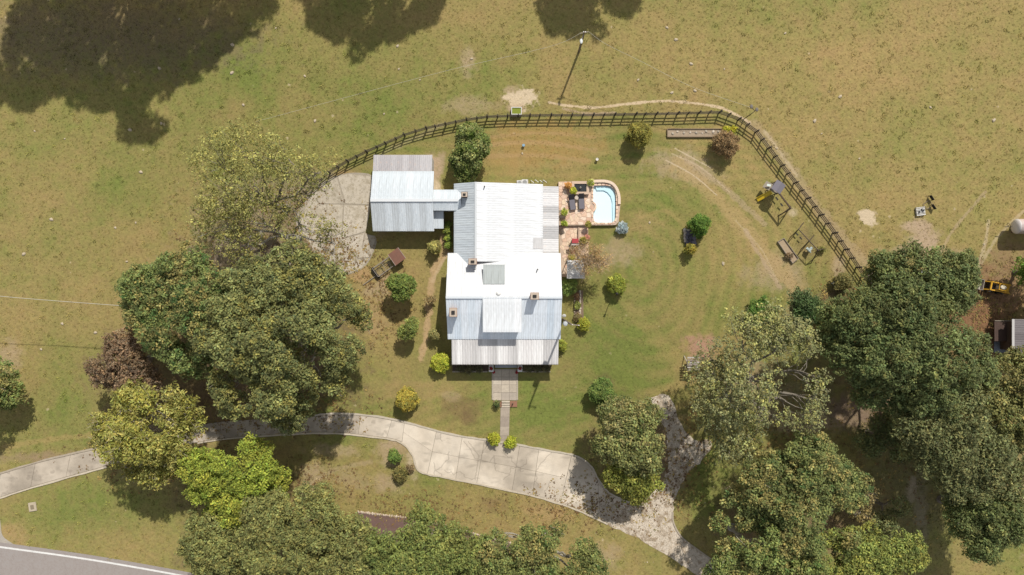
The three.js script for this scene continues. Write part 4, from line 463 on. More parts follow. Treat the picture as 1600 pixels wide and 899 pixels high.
// ---------- front path ----------
{
  const path = struct('front_path', prism(pts([[770.5, 577], [808.5, 577], [808.5, 626], [770.5, 626]]), -.05, .03), mat(0x9b9184));
  const M2 = [0xd0c2ae, 0xc5b7a4, 0xd9ccb8, 0xbfb2a2].map(h => mat(h, { map: fitUV(concTex, 1.7) })), r = rng(8);
  const cols = 3, rows = 4; for (let i = 0; i < cols; i++) for (let j = 0; j < rows; j++) { const x = 770.5 + i * 38 / cols, y = 577 + j * 49 / rows; part(path, 'paving_slab', prism(pts([[x + .3, y + .3], [x + 38 / cols - .3, y + .3], [x + 38 / cols - .3, y + 49 / rows - .3], [x + .3, y + 49 / rows - .3]]), 0, .05 + r() * .012), M2[Math.floor(r() * 4)]); }
  const edge = []; for (let j = 0; j < 14; j++) for (const x of [769, 807.5]) edge.push(bx(.2, .1, .26, P(x + .7, 0).x, .04, P(0, 579 + j * 3.4).z, (r() - .5) * .2)); part(path, 'edging_stone', edge, M.stone, true);
  const p2 = struct('garden_path', prism(pts([[782, 637], [796.5, 637], [795, 696], [781, 696]]), -.05, .03), mat(0x8d8276));
  for (let j = 0; j < 4; j++) { const y = 637.2 + j * 14.7; part(p2, 'paving_slab', prism(pts([[782.2 - j * .25, y], [796.3 - j * .35, y], [796 - j * .4, y + 14.3], [782 - j * .3, y + 14.3]]), 0, .05 + .004 * (j % 2)), mat([0xb8a998, 0xae9f90, 0xbcae9d, 0xb3a595][j], { map: fitUV(concTex, 1.9) })); }
  const st = thing('garden_steps', 'brick and concrete steps between the wide walk and narrow path', 'steps', V(0, 0, 0)); [[626.5, .16], [630.5, .13], [634, .09]].forEach(([y, h]) => part(st, 'step', prism(pts([[784, y], [796.5, y], [796.5, y + 2.6], [784, y + 2.6]]), 0, h), mat(0xd8cab6, { map: fitUV(concTex, 1) })));
  for (const [x0, x1] of [[771, 783.6], [796.9, 808]]) part(st, 'brick_border', prism(pts([[x0, 627], [x1, 627], [x1, 636], [x0, 636]]), 0, .12), mat(0xa5775f, { map: fitUV(dirtyTex, .8) }));
  shrub('potted_plant', 'dark leafy plant on the brick border left of the garden steps', 775.5, 631, 5, .9, G(0x4d5c34, 0x66703f, { cat: 'plant', k: { dens: .6, gap: .3 } })); shrub('potted_plant', 'dark leafy plant on the brick border right of the garden steps', 801.5, 631.5, 5.5, .9, G(0x4d5c34, 0x66703f, { cat: 'plant', k: { dens: .6, gap: .3 } }));
  for (const [x, w] of [[767.5, 'left'], [812.5, 'right']]) { const c = P(x, 573, .9), t = thing('porch_pier', `white pier with red flowers ${w} of the porch steps`, 'pier', V(c.x, 0, c.z + .25)); part(t, 'pier', [bx(.5, .85, .75, 0, .42, 0)], M.white); part(t, 'cap', [bx(.58, .08, .83, 0, .89, 0)], M.white);
    const p = thing('flower_pot', `dark pot of red flowers on the ${w} porch pier`, 'flower pot', V(c.x, .93, c.z + .2)); part(p, 'pot', [cyl(.14, .2, .26, 0, 0, 0, 12)], mat(0x6f4a3a)); const r2 = rng(x | 0), gs = [], gl = []; for (let i = 0; i < 40; i++) { const a = r2() * 6.28, q = r2() * .26; gs.push(new THREE.IcosahedronGeometry(.045, 0).translate(Math.cos(a) * q, .3 + r2() * .14, Math.sin(a) * q)); } for (let i = 0; i < 26; i++) { const a = r2() * 6.28, q = r2() * .26; gl.push(bx(.09, .01, .05, Math.cos(a) * q, .27 + r2() * .1, Math.sin(a) * q, a)); } part(p, 'flowers', gs, mat(0xb5202c), true); part(p, 'leaves', gl, mat(0x4e6a30), true); }
  for (const [x, y, w] of [[771.5, 581.5, 'left'], [807.5, 581.5, 'right']]) { const c = P(x, y), r2 = rng(x * 3 | 0), gs = []; const p = thing('flower_pot', `low pot of red flowers at the ${w} foot of the porch steps`, 'flower pot', c); part(p, 'pot', [cyl(.12, .17, .22, 0, 0, 0, 12)], mat(0x6f4a3a)); for (let i = 0; i < 34; i++) { const a = r2() * 6.28, q = r2() * .22; gs.push(new THREE.IcosahedronGeometry(.045, 0).translate(Math.cos(a) * q, .26 + r2() * .12, Math.sin(a) * q)); } part(p, 'flowers', gs, mat(0xb8202c), true); }
  struct('porch_bed', [prism(pts([[707, 569], [763, 569], [763, 581], [707, 581]]), -.05, .05), prism(pts([[817, 569], [860, 569], [860, 580], [817, 580]]), -.05, .05)], mat(0x5b4a3e, { map: fitUV(concTex, 1.2) }));
  const es = []; const r3 = rng(55); for (let i = 0; i < 40; i++) { const x = i < 22 ? 708 + i * 2.5 : 818 + (i - 22) * 2.4, c = P(x, 581); es.push(bx(.17, .14, .15, c.x, .07, c.z, r3())); } const be = thing('bed_edging', 'row of pale stones edging the dark bed below the porch', 'stone edging'); es.forEach(g => part(be, 'stone', g, M.stone));
}
// ---------- fence ----------
{
  const f = thing('paddock_fence', 'dark three rail wooden fence curving round the lawn', 'fence', V(0, 0, 0)); const r = rng(12);
  const cv = curvePts(fenceLine, 400), step = 16.4; let acc = [cv[0]], d = 0; for (let i = 1; i < cv.length; i++) { d += Math.hypot(cv[i][0] - cv[i - 1][0], cv[i][1] - cv[i - 1][1]); if (d >= step) { acc.push(cv[i]); d -= step; } }
  const mp = [mat(0x3d3733, { map: fitUV(woodTex, 1) }), mat(0x47403a, { map: fitUV(woodTex, 1) })], mr = [0x554d46, 0x494139, 0x61584f].map(h => mat(h, { map: fitUV(woodTex, 1.3) }));
  const postG = bx(.15, 1.55, .15, 0, .72, 0), smallG = bx(.14, 1.4, .1, 0, .64, 0);
  acc.forEach(([x, y], i) => { const p = P(x, y), n = acc[Math.min(acc.length - 1, i + 1)], o = acc[Math.max(0, i - 1)]; const m = part(f, 'post', i % 2 ? smallG : postG, mp[i % 4 ? 0 : 1]); m.position.copy(p); m.rotation.y = -Math.atan2(n[1] - o[1], n[0] - o[0]); });
  for (let i = 0; i + 2 < acc.length; i += 2) { const a = P(...acc[i]), b = P(...acc[i + 2]); const nrm = V(b.z - a.z, 0, a.x - b.x).normalize().multiplyScalar(-.07); for (const h of [.42, .85, 1.27]) part(f, 'rail', beam(a.clone().add(nrm).setY(h + (r() - .5) * .03), b.clone().add(nrm).setY(h + (r() - .5) * .03), .045, .145), mr[Math.floor(r() * 3)]); }
}
// ---------- pool terrace ----------
function voronoi(x0, y0, x1, y1, step, seed, keep) { const r = rng(seed), P2 = []; for (let y = y0 - step; y < y1 + step; y += step) for (let x = x0 - step; x < x1 + step; x += step) P2.push([x + r() * step * .95, y + r() * step * .95]); const out = []; for (const c of P2) { let poly = [[x0, y0], [x1, y0], [x1, y1], [x0, y1]]; for (const q of P2) { if (q === c || Math.hypot(q[0] - c[0], q[1] - c[1]) > step * 3.2) continue; const mx = (c[0] + q[0]) / 2, my = (c[1] + q[1]) / 2, nx = q[0] - c[0], ny = q[1] - c[1], o = []; for (let i = 0; i < poly.length; i++) { const a = poly[i], b = poly[(i + 1) % poly.length], da = (a[0] - mx) * nx + (a[1] - my) * ny, db = (b[0] - mx) * nx + (b[1] - my) * ny; if (da <= 0) o.push(a); if (da * db < 0) { const t = da / (da - db); o.push([a[0] + (b[0] - a[0]) * t, a[1] + (b[1] - a[1]) * t]); } } poly = o; if (poly.length < 3) break; } if (poly.length < 3) continue; const cx = poly.reduce((s, p) => s + p[0], 0) / poly.length, cy = poly.reduce((s, p) => s + p[1], 0) / poly.length; const g = poly.map(([x, y]) => { const d = Math.hypot(x - cx, y - cy) || 1, k = Math.max(.5, 1 - .32 / d); return [cx + (x - cx) * k, cy + (y - cy) * k]; }); if (keep(cx, cy, g)) out.push(g); } return out; }
const flagM = [0xe6c8ae, 0xdfbca2, 0xecd4be, 0xd6b098, 0xe2c2ac, 0xe8cfb2].map(h => mat(h, { k: 1.2, map: fitUV(concTex, 1.4) }));
const TH1 = .45;
{
  const poolPts = [[927, 291], [945, 290.5], [954, 292], [959.5, 297], [961.5, 304], [962, 316], [961.5, 340], [959, 346], [955, 348.5], [932, 348.5], [928, 346], [926.5, 341], [926.8, 332], [929, 330], [931.5, 326], [931.3, 321], [929.5, 318], [926.5, 316], [926.5, 294]];
  const terr = [[872, 285], [945, 283.5], [956, 286], [964, 295], [968, 308], [968.5, 322], [966, 347], [962, 352], [954, 352.5], [873, 353]];
  const t = thing('pool_terrace', 'raised pink flagstone terrace around the small pool', 'terrace', V(0, 0, 0));
  part(t, 'terrace_base', prism(pts(terr), -.05, TH1 - .03, [pts(poolPts)]), mat(0xd8bfa8, { map: fitUV(concTex, 2) }));
  voronoi(872.5, 285, 967, 352, 6.2, 71, (cx, cy, g) => inPoly(cx, cy, terr) && g.every(p => inPoly(p[0], p[1], terr)) && !g.some(p => inPoly(p[0], p[1], poolPts)) && !inPoly(cx, cy, poolPts)).forEach((g, i) => part(t, 'flagstone', prism(pts(g), TH1 - .04, TH1 + .004 + (i % 4) * .006), flagM[(i * 7) % 6]));
  const wp = []; const cw = curvePts([[926, 284.5], [945, 284.5], [955, 287.5], [962, 295], [966, 307], [966.5, 320]], 22); for (let i = 0; i < cw.length - 1; i++) wp.push(beam(P(...cw[i]).setY(TH1 + .1), P(...cw[i + 1]).setY(TH1 + .1), .34, .22)); part(t, 'curved_wall', wp, mat(0xe9d2bb, { map: fitUV(concTex, 1.6), k: 1.15 }));
  const p = thing('swimming_pool', 'small white bottomed pool with pale blue ledge', 'swimming pool', V(0, 0, 0));
  part(p, 'basin', [prism(pts(poolPts), .012, .05)], mat(0xdff0f6, { roughness: .6, k: 1.2 }));
  part(p, 'ledge', [prism(pts([[930, 291.5], [944, 291], [951.5, 293.5], [957, 299], [960.5, 307], [961, 316], [960.6, 346], [957, 347], [956.5, 316], [954, 307], [949, 301], [943, 298], [932, 298]]), .05, .2)], mat(0xcfe9f1, { k: 1.15 }));
  const wm = new THREE.MeshPhysicalMaterial({ transmission: 1, thickness: 0, roughness: .06, ior: 1.33, bumpMap: fitUV(bumpTex, 3), bumpScale: .02, side: THREE.DoubleSide }); wm.color.setRGB(.955, .995, 1);
  const wg = new THREE.ShapeGeometry(new THREE.Shape(pts(poolPts).map(q => new THREE.Vector2(q.x, -q.z)))); wg.rotateX(-Math.PI / 2); wg.translate(0, TH1 - .07, 0); part(p, 'water', wg, wm);
  const rr = rng(3); const cp = poolPts.concat([poolPts[0]]); const cx = 944, cy = 320; let id = 0; for (let i = 0; i < cp.length - 1; i++) { const a = cp[i], b = cp[i + 1], L = Math.hypot(b[0] - a[0], b[1] - a[1]), n = Math.max(1, Math.round(L / 6)); for (let k = 0; k < n; k++) { const s = k / n + .03, e = (k + 1) / n - .03, q = [a[0] + (b[0] - a[0]) * s, a[1] + (b[1] - a[1]) * s], w = [a[0] + (b[0] - a[0]) * e, a[1] + (b[1] - a[1]) * e]; let nx = (b[1] - a[1]) / L, ny = -(b[0] - a[0]) / L; const wd = 2.9; part(p, 'coping_stone', prism(pts([q, w, [w[0] + nx * wd, w[1] + ny * wd], [q[0] + nx * wd, q[1] + ny * wd]]), TH1 - .02, TH1 + .035 + rr() * .008), flagM[(id++ * 5) % 6]); } }
  // lower patio
  const lo = thing('lower_patio', 'pink flagstone patio along the east wall of the house', 'patio', V(0, 0, 0)); const lp = [[873, 353.5], [919, 353.5], [920, 402], [905, 404], [888, 407], [888, 433], [876, 433]];
  part(lo, 'patio_base', prism(pts(lp), -.05, .03), mat(0xd8bfa8, { map: fitUV(concTex, 2) })); voronoi(873, 354, 919, 433, 6, 29, (cx, cy, g) => inPoly(cx, cy, lp) && g.every(q => inPoly(q[0], q[1], lp)) && Math.abs(cx - 904.5) > 1.2).forEach((g, i) => part(lo, 'flagstone', prism(pts(g), 0, .055 + (i % 4) * .006), flagM[(i * 5) % 6]));
  part(lo, 'low_wall', [beam(P(904, 356).setY(.2), P(904, 402).setY(.2), .16, .4)], mat(0xcdb199, { map: fitUV(concTex, 1.4) }));
  // raised pond with statue
  const c0 = P(907, 293.5, .9), pd = thing('raised_pond', 'pink walled box of dark water on the terrace', 'pond', V(c0.x, TH1, c0.z)); const w = 2.15, dp = 1.3, th = .32; part(pd, 'basin_wall', [bx(w, .45, th, 0, .22, -dp / 2), bx(w, .45, th, 0, .22, dp / 2), bx(th, .44, dp - th, -w / 2 + th / 2, .22, 0), bx(th, .44, dp - th, w / 2 - th / 2, .22, 0)], mat(0xe0c4ac, { map: fitUV(concTex, 1) })); part(pd, 'water', [bx(w - .6, .02, dp - .3, 0, .3, 0)], mat(0x3a3c3c, { roughness: .08 }));
  const fs = thing('fountain_statue', 'small pale stone fountain figure in the dark pond', 'fountain', V(c0.x, TH1 + .3, c0.z)); part(fs, 'pedestal', [cyl(.14, .1, .18, 0, 0, 0)], M.stone); part(fs, 'figure', [new THREE.LatheGeometry([[0, 0], [.11, .02], [.07, .12], [.1, .22], [.06, .32], [.07, .38], [0, .44]].map(q => new THREE.Vector2(...q)), 10).translate(0, .18, 0)], mat(0xdad2c4));
  // loungers
  const lg = (x, y, turn, label) => { const c = P(x, y, .8), t = thing('sun_lounger', label, 'sun lounger', V(c.x, TH1 + .02, c.z), turn, 'loungers on the terrace'); part(t, 'seat', [bx(.66, .06, 1.25, 0, .34, .32)], mat(0x77737a)); part(t, 'backrest', [bx(.66, .06, .72, 0, .55, -.6, 0, 0, .62)], mat(0x3c383b)); part(t, 'frame', [bx(.05, .06, 1.9, -.35, .3, .02), bx(.05, .06, 1.9, .35, .3, .02)], M.iron); for (const [a, b] of [[-.33, -.8], [.33, -.8], [-.33, .85], [.33, .85]]) part(t, 'leg', [bx(.05, .3, .05, a, .15, b)], M.iron); };
  lg(894, 316, .14, 'left dark grey lounger on the terrace facing the pond'); lg(908.5, 314.5, .05, 'right dark grey lounger on the terrace nearer the pool');
  { const c = P(901, 309, .8), t = thing('side_table', 'small pale side table between the two loungers', 'table', V(c.x, TH1 + .02, c.z)); part(t, 'tabletop', [cyl(.24, .24, .04, 0, .42, 0, 18)], mat(0xcdbfb0)); part(t, 'leg', [cyl(.04, .04, .42, 0, 0, 0)], M.iron); part(t, 'foot', [cyl(.16, .14, .03, 0, 0, 0)], M.iron); }
  const pot = (x, y, rad, c, c2, label, h0 = TH1) => { const b = P(x, y, h0 + .5); const t = thing('potted_plant', label, 'potted plant', V(b.x, h0, b.z)); part(t, 'pot', [cyl(.13, .19, .3, 0, 0, 0, 12)], mat(0x9a6a50)); foliage(t, [[x, y, rad, h0 + .55]], { kind: 'bush', color: c, color2: c2, crown: 'foliage', k: { size: .2, sub: [.15, .25], gap: .02 } }); };
  pot(888, 290.5, 4, 0xb58a48, 0xc99c58, 'orange leaved potted plant left of the dark pond'); pot(896, 298, 4.2, 0xa3a83e, 0xb8b94a, 'yellow green potted plant at the pond corner'); pot(923.5, 286, 4.5, 0x9aa052, 0xb9b980, 'tall variegated potted plant between pond and pool'); pot(882.5, 332, 4, 0x93a03e, 0xacb44c, 'light green potted plant at the terrace stairs'); pot(882, 349.5, 2.6, 0x8b9a3a, 0xa5ae48, 'tiny green potted plant at the terrace corner'); pot(919, 350, 3, 0x8a8440, 0x9c9450, 'olive potted plant on the terrace south edge');
  pot(912, 376, 5, 0x85803a, 0x9c9444, 'larger olive plant behind the low patio wall', .05); pot(917, 371, 3, 0xa87a68, 0xb98a78, 'pinkish potted plant at the patio edge', .05); pot(894, 402, 3.5, 0xa09c38, 0xb4ae48, 'yellow green plant beside the white table', .05);
  { const a = P(876, 333, .3), st = thing('terrace_stairs', 'short timber stairs from the house up to the terrace', 'stairs', V(a.x, 0, a.z)); [0, 1, 2].forEach(i => part(st, 'tread', [bx(.5, .06, .28, 0, .2 + i * .12, .4 - i * .3)], M.greyWood)); part(st, 'rail', [beam(V(.4, TH1 + .7, -.6), V(.4, TH1 + .7, 1.6), .07, .07), bx(.07, .9, .07, .4, TH1 + .25, -.6), bx(.07, .9, .07, .4, TH1 + .25, 1.6)], M.darkWood); }
  // grill corner
  { const c = P(899, 376.5, .7), t = thing('storage_chest', 'red chest on the lower patio', 'chest', V(c.x, .06, c.z)); part(t, 'box', [bx(.75, .5, .5, 0, .25, 0)], mat(0xa8343a)); part(t, 'lid', [bx(.8, .08, .55, 0, .54, 0)], mat(0xb8464a)); }
  { const c = P(898.5, 384, .9), t = thing('barbecue_grill', 'grey lidded grill below the red chest', 'grill', V(c.x, .06, c.z)); part(t, 'hood', [new THREE.CylinderGeometry(.3, .3, .95, 14, 1, false, 0, Math.PI).rotateZ(Math.PI / 2).rotateX(-Math.PI / 2).translate(0, .82, 0)], mat(0x77716e, { roughness: .4, metalness: .4 })); part(t, 'firebox', [bx(.95, .25, .58, 0, .7, 0)], M.iron); part(t, 'side_shelf', [bx(.3, .04, .45, -.64, .8, 0)], M.iron); for (const [a, b] of [[-.42, -.24], [.42, -.24], [-.42, .24], [.42, .24]]) part(t, 'leg', [bx(.05, .6, .05, a, .3, b)], M.iron); }
  { const c = P(897.5, 392.5, .7), t = thing('patio_table', 'reddish wooden table below the grill', 'table', V(c.x, .06, c.z)); for (let i = 0; i < 5; i++) part(t, 'slat', [bx(.85, .04, .13, 0, .68, -.3 + i * .15)], mat(0xa0674c, { map: fitUV(woodTex, 1) })); for (const [a, b] of [[-.36, -.26], [.36, -.26], [-.36, .26], [.36, .26]]) part(t, 'leg', [bx(.06, .66, .06, a, .33, b)], M.darkWood); }
  { const c = P(900, 421, 1.9), t = thing('white_canopy', 'white slatted canopy under the bare twiggy tree', 'canopy', V(c.x, 0, c.z)); for (let i = 0; i < 9; i++) part(t, 'slat', [bx(2.2, .035, .24, 0, 1.9, -1.0 + i * .25)], [M.white, mat(0xdcdbd9), mat(0xe8e6e2)][i % 3]); part(t, 'beam', [bx(.08, .1, 2.3, -1, 1.83, 0), bx(.08, .1, 2.3, 1, 1.83, 0)], M.white); for (const [a, b] of [[-1, -1.05], [1, -1.05], [-1, 1.05], [1, 1.05]]) part(t, 'post', [bx(.09, 1.8, .09, a, .9, b)], M.white); }
  // stone bed below
  { const t = thing('stone_bed', 'long narrow planted bed edged with stones east of the house', 'garden bed', V(0, 0, 0)); part(t, 'soil', [prism(pts([[897, 456], [911, 454], [912, 500], [898, 502]]), -.02, .06)], mat(0x8c7660, { map: fitUV(concTex, 1.2) })); const r = rng(19); const gs = []; for (let i = 0; i < 22; i++) { gs.push([906.5 + (r() - .5), 455 + i * 2.1]); if (i % 2) gs.push([897.5 + r(), 456 + i * 2.1]); } gs.forEach(([x, y], i) => { const c = P(x, y), m = part(t, 'stone', new THREE.IcosahedronGeometry(.12, 1).scale(1, .7, .9), [M.stone, mat(0xd4c7b2), mat(0xb2a08c)][i % 3]); m.position.set(c.x, .08, c.z); m.rotation.y = r() * 6; m.scale.setScalar(.8 + r() * .5); });
    shrub('bed_plant', 'low plant at the south end of the stone bed', 903, 497, 5, .5, G(0x6f6440, 0x7c724c, { cat: 'plant' })); shrub('bed_plant', 'green plant halfway along the stone bed', 902, 478, 4.5, .5, G(0x70783c, 0x848a46, { cat: 'plant' })); shrub('bed_plant', 'brown leaved plant at the north end of the stone bed', 902, 463, 4, .4, G(0x7a6046, 0x8a7050, { cat: 'plant' })); }
  for (const [x, y, s, l] of [[812, 287.5, .6, 'left'], [820, 286.8, .7, 'right']]) { const c = P(x, y, .8), t = thing('air_conditioner', `white air conditioner unit behind the house, ${l} of two`, 'air conditioner', V(c.x, 0, c.z - .15)); part(t, 'cabinet', [bx(s, .75, s, 0, .4, 0)], mat(0xe3e2df)); part(t, 'fan_grille', [cyl(s * .4, s * .4, .03, 0, .77, 0, 16)], M.grey); part(t, 'base', [bx(s + .2, .06, s + .2, 0, .02, 0)], M.stone); }
  { const c = P(840, 286, .4), t = thing('pipe_stand', 'tangle of white pipes beside the rear roof edge', 'pipes', V(c.x, 0, c.z - .1)); for (const [a, b] of [[-.8, .3], [-.3, .9], [.3, .5], [.7, .8]]) part(t, 'pipe', [bar(V(a, 0, -.2), V(a, b, -.2), .04), bar(V(a, b, -.2), V(a + .4, b, .1), .04)], M.white); }
}
// ---------- yard objects ----------
{ // rusty roofed coop with run
  const a = P(620, 401, 1.1), t = thing('chicken_coop', 'rusty roofed coop with long open wire run in the west yard', 'coop', V(a.x, 0, a.z), .62);
  part(t, 'roof', [bx(1.55, .05, 1.65, 0, 1.12, 0, 0, .06)], M.rust); part(t, 'roof_batten', [bx(.05, .04, 1.66, -.77, 1.11, 0, 0, .06), bx(.05, .04, 1.66, .77, 1.2, 0, 0, .06)], mat(0xb9a59a)); part(t, 'house_wall', [bx(1.1, .6, 1.2, 0, .75, 0)], M.darkWood); for (const [x, z] of [[-.5, -.55], [.5, -.55], [-.5, .55], [.5, .55]]) part(t, 'leg', [bx(.08, .5, .08, x, .25, z)], M.wood);
  const X0 = -3.4, X1 = -.75, Z = .62; part(t, 'run_frame', [bx(X1 - X0, .06, .06, (X0 + X1) / 2, .62, -Z), bx(X1 - X0, .06, .06, (X0 + X1) / 2, .62, Z), bx(X1 - X0, .06, .06, (X0 + X1) / 2, .05, -Z), bx(X1 - X0, .06, .06, (X0 + X1) / 2, .05, Z), ...[X0, (X0 + X1) / 2, X1].flatMap(x => [bx(.06, .62, .06, x, .32, -Z), bx(.06, .62, .06, x, .32, Z), bx(.06, .058, Z * 2 - .06, x, .62, 0)])], M.greyWood); const wr = []; for (let i = 1; i < 16; i++) { const x = X0 + (X1 - X0) * i / 16; wr.push(bx(.01, .01, Z * 2, x, .655, 0), bx(.01, .56, .01, x, .34, Z), bx(.01, .56, .01, x, .34, -Z)); } part(t, 'wire_mesh', wr, M.grey, true);
  part(t, 'nest_box', [bx(.3, .4, 1.2, X0 - .1, .25, 0)], M.black); part(t, 'tow_bar', [beam(V(X0 - .2, .15, .3), V(X0 - 2.2, .1, .3), .09, .06)], M.greyWood); for (const z of [-.72, .72]) part(t, 'wheel', [new THREE.CylinderGeometry(.2, .2, .08, 14).rotateX(Math.PI / 2).translate(X0, .2, z)], M.black);
}
{ // play tower with slide and swing beam
  const c = P(1212, 294, 1.3), t = thing('play_tower', 'wooden play tower with yellow slide and swing beam', 'playset', V(c.x, 0, c.z), -.6); const L = (x, y, h) => P(x, y, h).sub(t.position).applyAxisAngle(V(0, 1, 0), .6);
  part(t, 'deck', [bx(1.1, .08, 1.1, 0, 1.2, 0)], M.greyWood); for (const [x, z] of [[-.5, -.5], [.5, -.5], [-.5, .5], [.5, .5]]) part(t, 'post', [bx(.09, 2.2, .09, x, 1.1, z)], M.darkWood); part(t, 'roof', [bx(.68, .04, 1.3, -.31, 2.32, 0, 0, .3), bx(.68, .04, 1.3, .31, 2.32, 0, 0, -.3)], mat(0x7d7880)); part(t, 'railing', [bx(1.1, .07, .04, 0, 1.7, -.54), bx(1.1, .07, .04, 0, 1.45, -.54), bx(.04, .07, 1.0, .54, 1.7, 0)], M.darkWood);
  const s0 = L(1205.5, 300, 1.15), s1 = L(1183, 312.3, .12); const d = s1.clone().sub(s0), len = d.length(); const sg = [bx(len, .03, .46, len / 2, 0, 0), bx(len, .16, .04, len / 2, .07, -.24), bx(len, .16, .04, len / 2, .07, .24)].map(g => { const x = d.clone().normalize(), z = x.clone().cross(V(0, 1, 0)).normalize(); g.applyMatrix4(new THREE.Matrix4().makeBasis(x, z.clone().cross(x), z)); g.translate(s0.x, s0.y, s0.z); return g; }); part(t, 'slide', sg, M.yellow);
  const b0 = L(1216, 300, 2.1), b1 = L(1236, 326, 2.1); part(t, 'swing_beam', [beam(b0, b1, .15, .16)], M.darkWood); const dir = b1.clone().sub(b0).setY(0).normalize(), n = V(-dir.z, 0, dir.x); for (const s of [-1, 1]) part(t, 'a_frame_leg', [beam(b1, b1.clone().addScaledVector(n, s * .95).addScaledVector(dir, .1).setY(0), .12, .12)], M.darkWood); part(t, 'cross_brace', [beam(b1.clone().addScaledVector(n, -.5).setY(1), b1.clone().addScaledVector(n, .5).setY(1), .05, .08)], M.darkWood);
  for (const k of [.3, .68]) { const q = b0.clone().lerp(b1, k); const sw = part(t, 'swing_seat', [bx(.45, .03, .18, q.x, .5, q.z, -Math.atan2(dir.z, dir.x))], M.black); part(sw, 'rope', [-1, 1].map(s => bar(q.clone().addScaledVector(dir, s * .2).setY(2.1), q.clone().addScaledVector(dir, s * .2).setY(.5), .012, .012, 4)), M.greyWood); }
  const ca = L(1203, 289, 1.9), cl = part(t, 'climbing_wall', [bx(.9, .05, .9, ca.x, 1.25, ca.z, 0, .3)], M.greyWood); part(t, 'canopy_scrap', [bx(.5, .03, .26, ca.x, 1.62, ca.z, .4)], mat(0xdfeae2)); 
}
{ // old metal swing set
  const t = thing('swing_set', 'old rusty metal swing set near the fence', 'swing set', P(1263, 380)); const o = t.position, B = (x, y, h) => P(x, y, h).sub(o), r = .055, b0 = B(1248, 358.5, 1.95), b1 = B(1278.5, 391.5, 1.95), bm = b0.clone().lerp(b1, .55);
  const mm = mat(0x5c5049, { roughness: .6, metalness: .3 }); part(t, 'top_bar', [bar(b0, b1, .06)], mm); for (const [b, f] of [[b0, [1256, 348]], [b0, [1234.5, 371.5]], [b1, [1291, 388.5]], [b1, [1267.5, 411.5]], [bm, [1272, 368]], [bm, [1252, 389.5]]]) part(t, 'leg', [bar(b, B(...f, 0), r)], mm);
  for (const k of [.18, .38]) { const q = b0.clone().lerp(b1, k), d = b1.clone().sub(b0).normalize(); const s = part(t, 'swing_seat', [bx(.42, .03, .16, q.x, .45, q.z, -Math.atan2(d.z, d.x))], M.black); part(s, 'chain', [-1, 1].map(w => bar(q.clone().addScaledVector(d, w * .18).setY(1.95), q.clone().addScaledVector(d, w * .18).setY(.45), .01, .01, 4)), mm); }
  const q = b0.clone().lerp(b1, .88); part(t, 'glider_seat', [bx(.7, .06, .3, q.x - .25, .5, q.z + .15, -.8), bx(.7, .35, .05, q.x - .32, .7, q.z + .3, -.8), bx(.3, .05, .7, q.x - .1, .62, q.z + .1, -.8)], mat(0xb9c6c4)); part(t, 'glider_bar', [bar(V(q.x, 1.95, q.z), V(q.x - .3, .5, q.z + .1), .02), bar(V(q.x + .2, 1.95, q.z + .2), V(q.x - .1, .5, q.z + .3), .02)], mm);
  shrub('weed_clump', 'weeds growing through the end of the metal swing set', 1284, 390, 5, .7, G(0x6d6c3a, 0x827e48, { cat: 'weeds', k: { dens: .5 } }));
}
{ // timber trough beside swing set
  const t = thing('sandbox', 'long timber sided sandbox beside the metal swing set', 'sandbox', V(0, 0, 0)); const q = [[1216, 378], [1225.5, 372.5], [1248, 404], [1239, 411.5]].map(p => P(...p, .3)); for (let i = 0; i < 4; i++) part(t, 'board', [beam(q[i].clone().setY(.15), q[(i + 1) % 4].clone().setY(.15), .06, .32 + (i % 2) * .01)], M.greyWood); const l = (a, b, k) => a.clone().lerp(b, k).setY(.14); part(t, 'divider', [beam(l(q[1], q[2], .68), l(q[0], q[3], .68), .05, .28)], M.greyWood); part(t, 'sand', [prism(q.map(p => p.clone()), 0, .16)], mat(0xb9a284, { map: fitUV(concTex, .9) }));
  shrub('weed_clump', 'dry weeds along the shaded side of the sandbox', 1232, 400, 5, .6, G(0x6a5a42, 0x7a6a4e, { cat: 'weeds', k: { dens: .35 } })); }
{ // raised timber bed by the north fence
  const t = thing('raised_bed', 'long timber framed bed inside the north fence', 'garden bed', V(0, 0, 0)); const q = [[1043, 201.5], [1140, 201.5], [1140, 214], [1043, 214]].map(p => P(...p, .2)); for (let i = 0; i < 4; i++) part(t, 'board', [beam(q[i].clone().setY(.13), q[(i + 1) % 4].clone().setY(.13), .09, .28 + (i % 2) * .012)], M.wood); part(t, 'soil', [prism(q.map(p => p.clone()), 0, .14)], mat(0xb39f86, { map: fitUV(concTex, 1) })); const r = rng(61); for (let i = 0; i < 9; i++) { const c = P(1049 + i * 9 + r() * 3, 205 + r() * 6), m = part(t, 'stone', new THREE.IcosahedronGeometry(.16, 1).scale(1, .5, .8), [M.stone, mat(0xd9cbb8)][i % 2]); m.position.set(c.x, .16, c.z); m.rotation.y = r() * 6; m.scale.setScalar(.6 + r() * .8); }
  shrub('bed_plant', 'yellow green plants at the east end of the timber bed', 1140, 203, 7, .7, G(0x9a9a2c, 0xb0ac38, { cat: 'plant', lobes: [[1134, 202, 5, .4], [1145, 203, 5, .4]] })); }
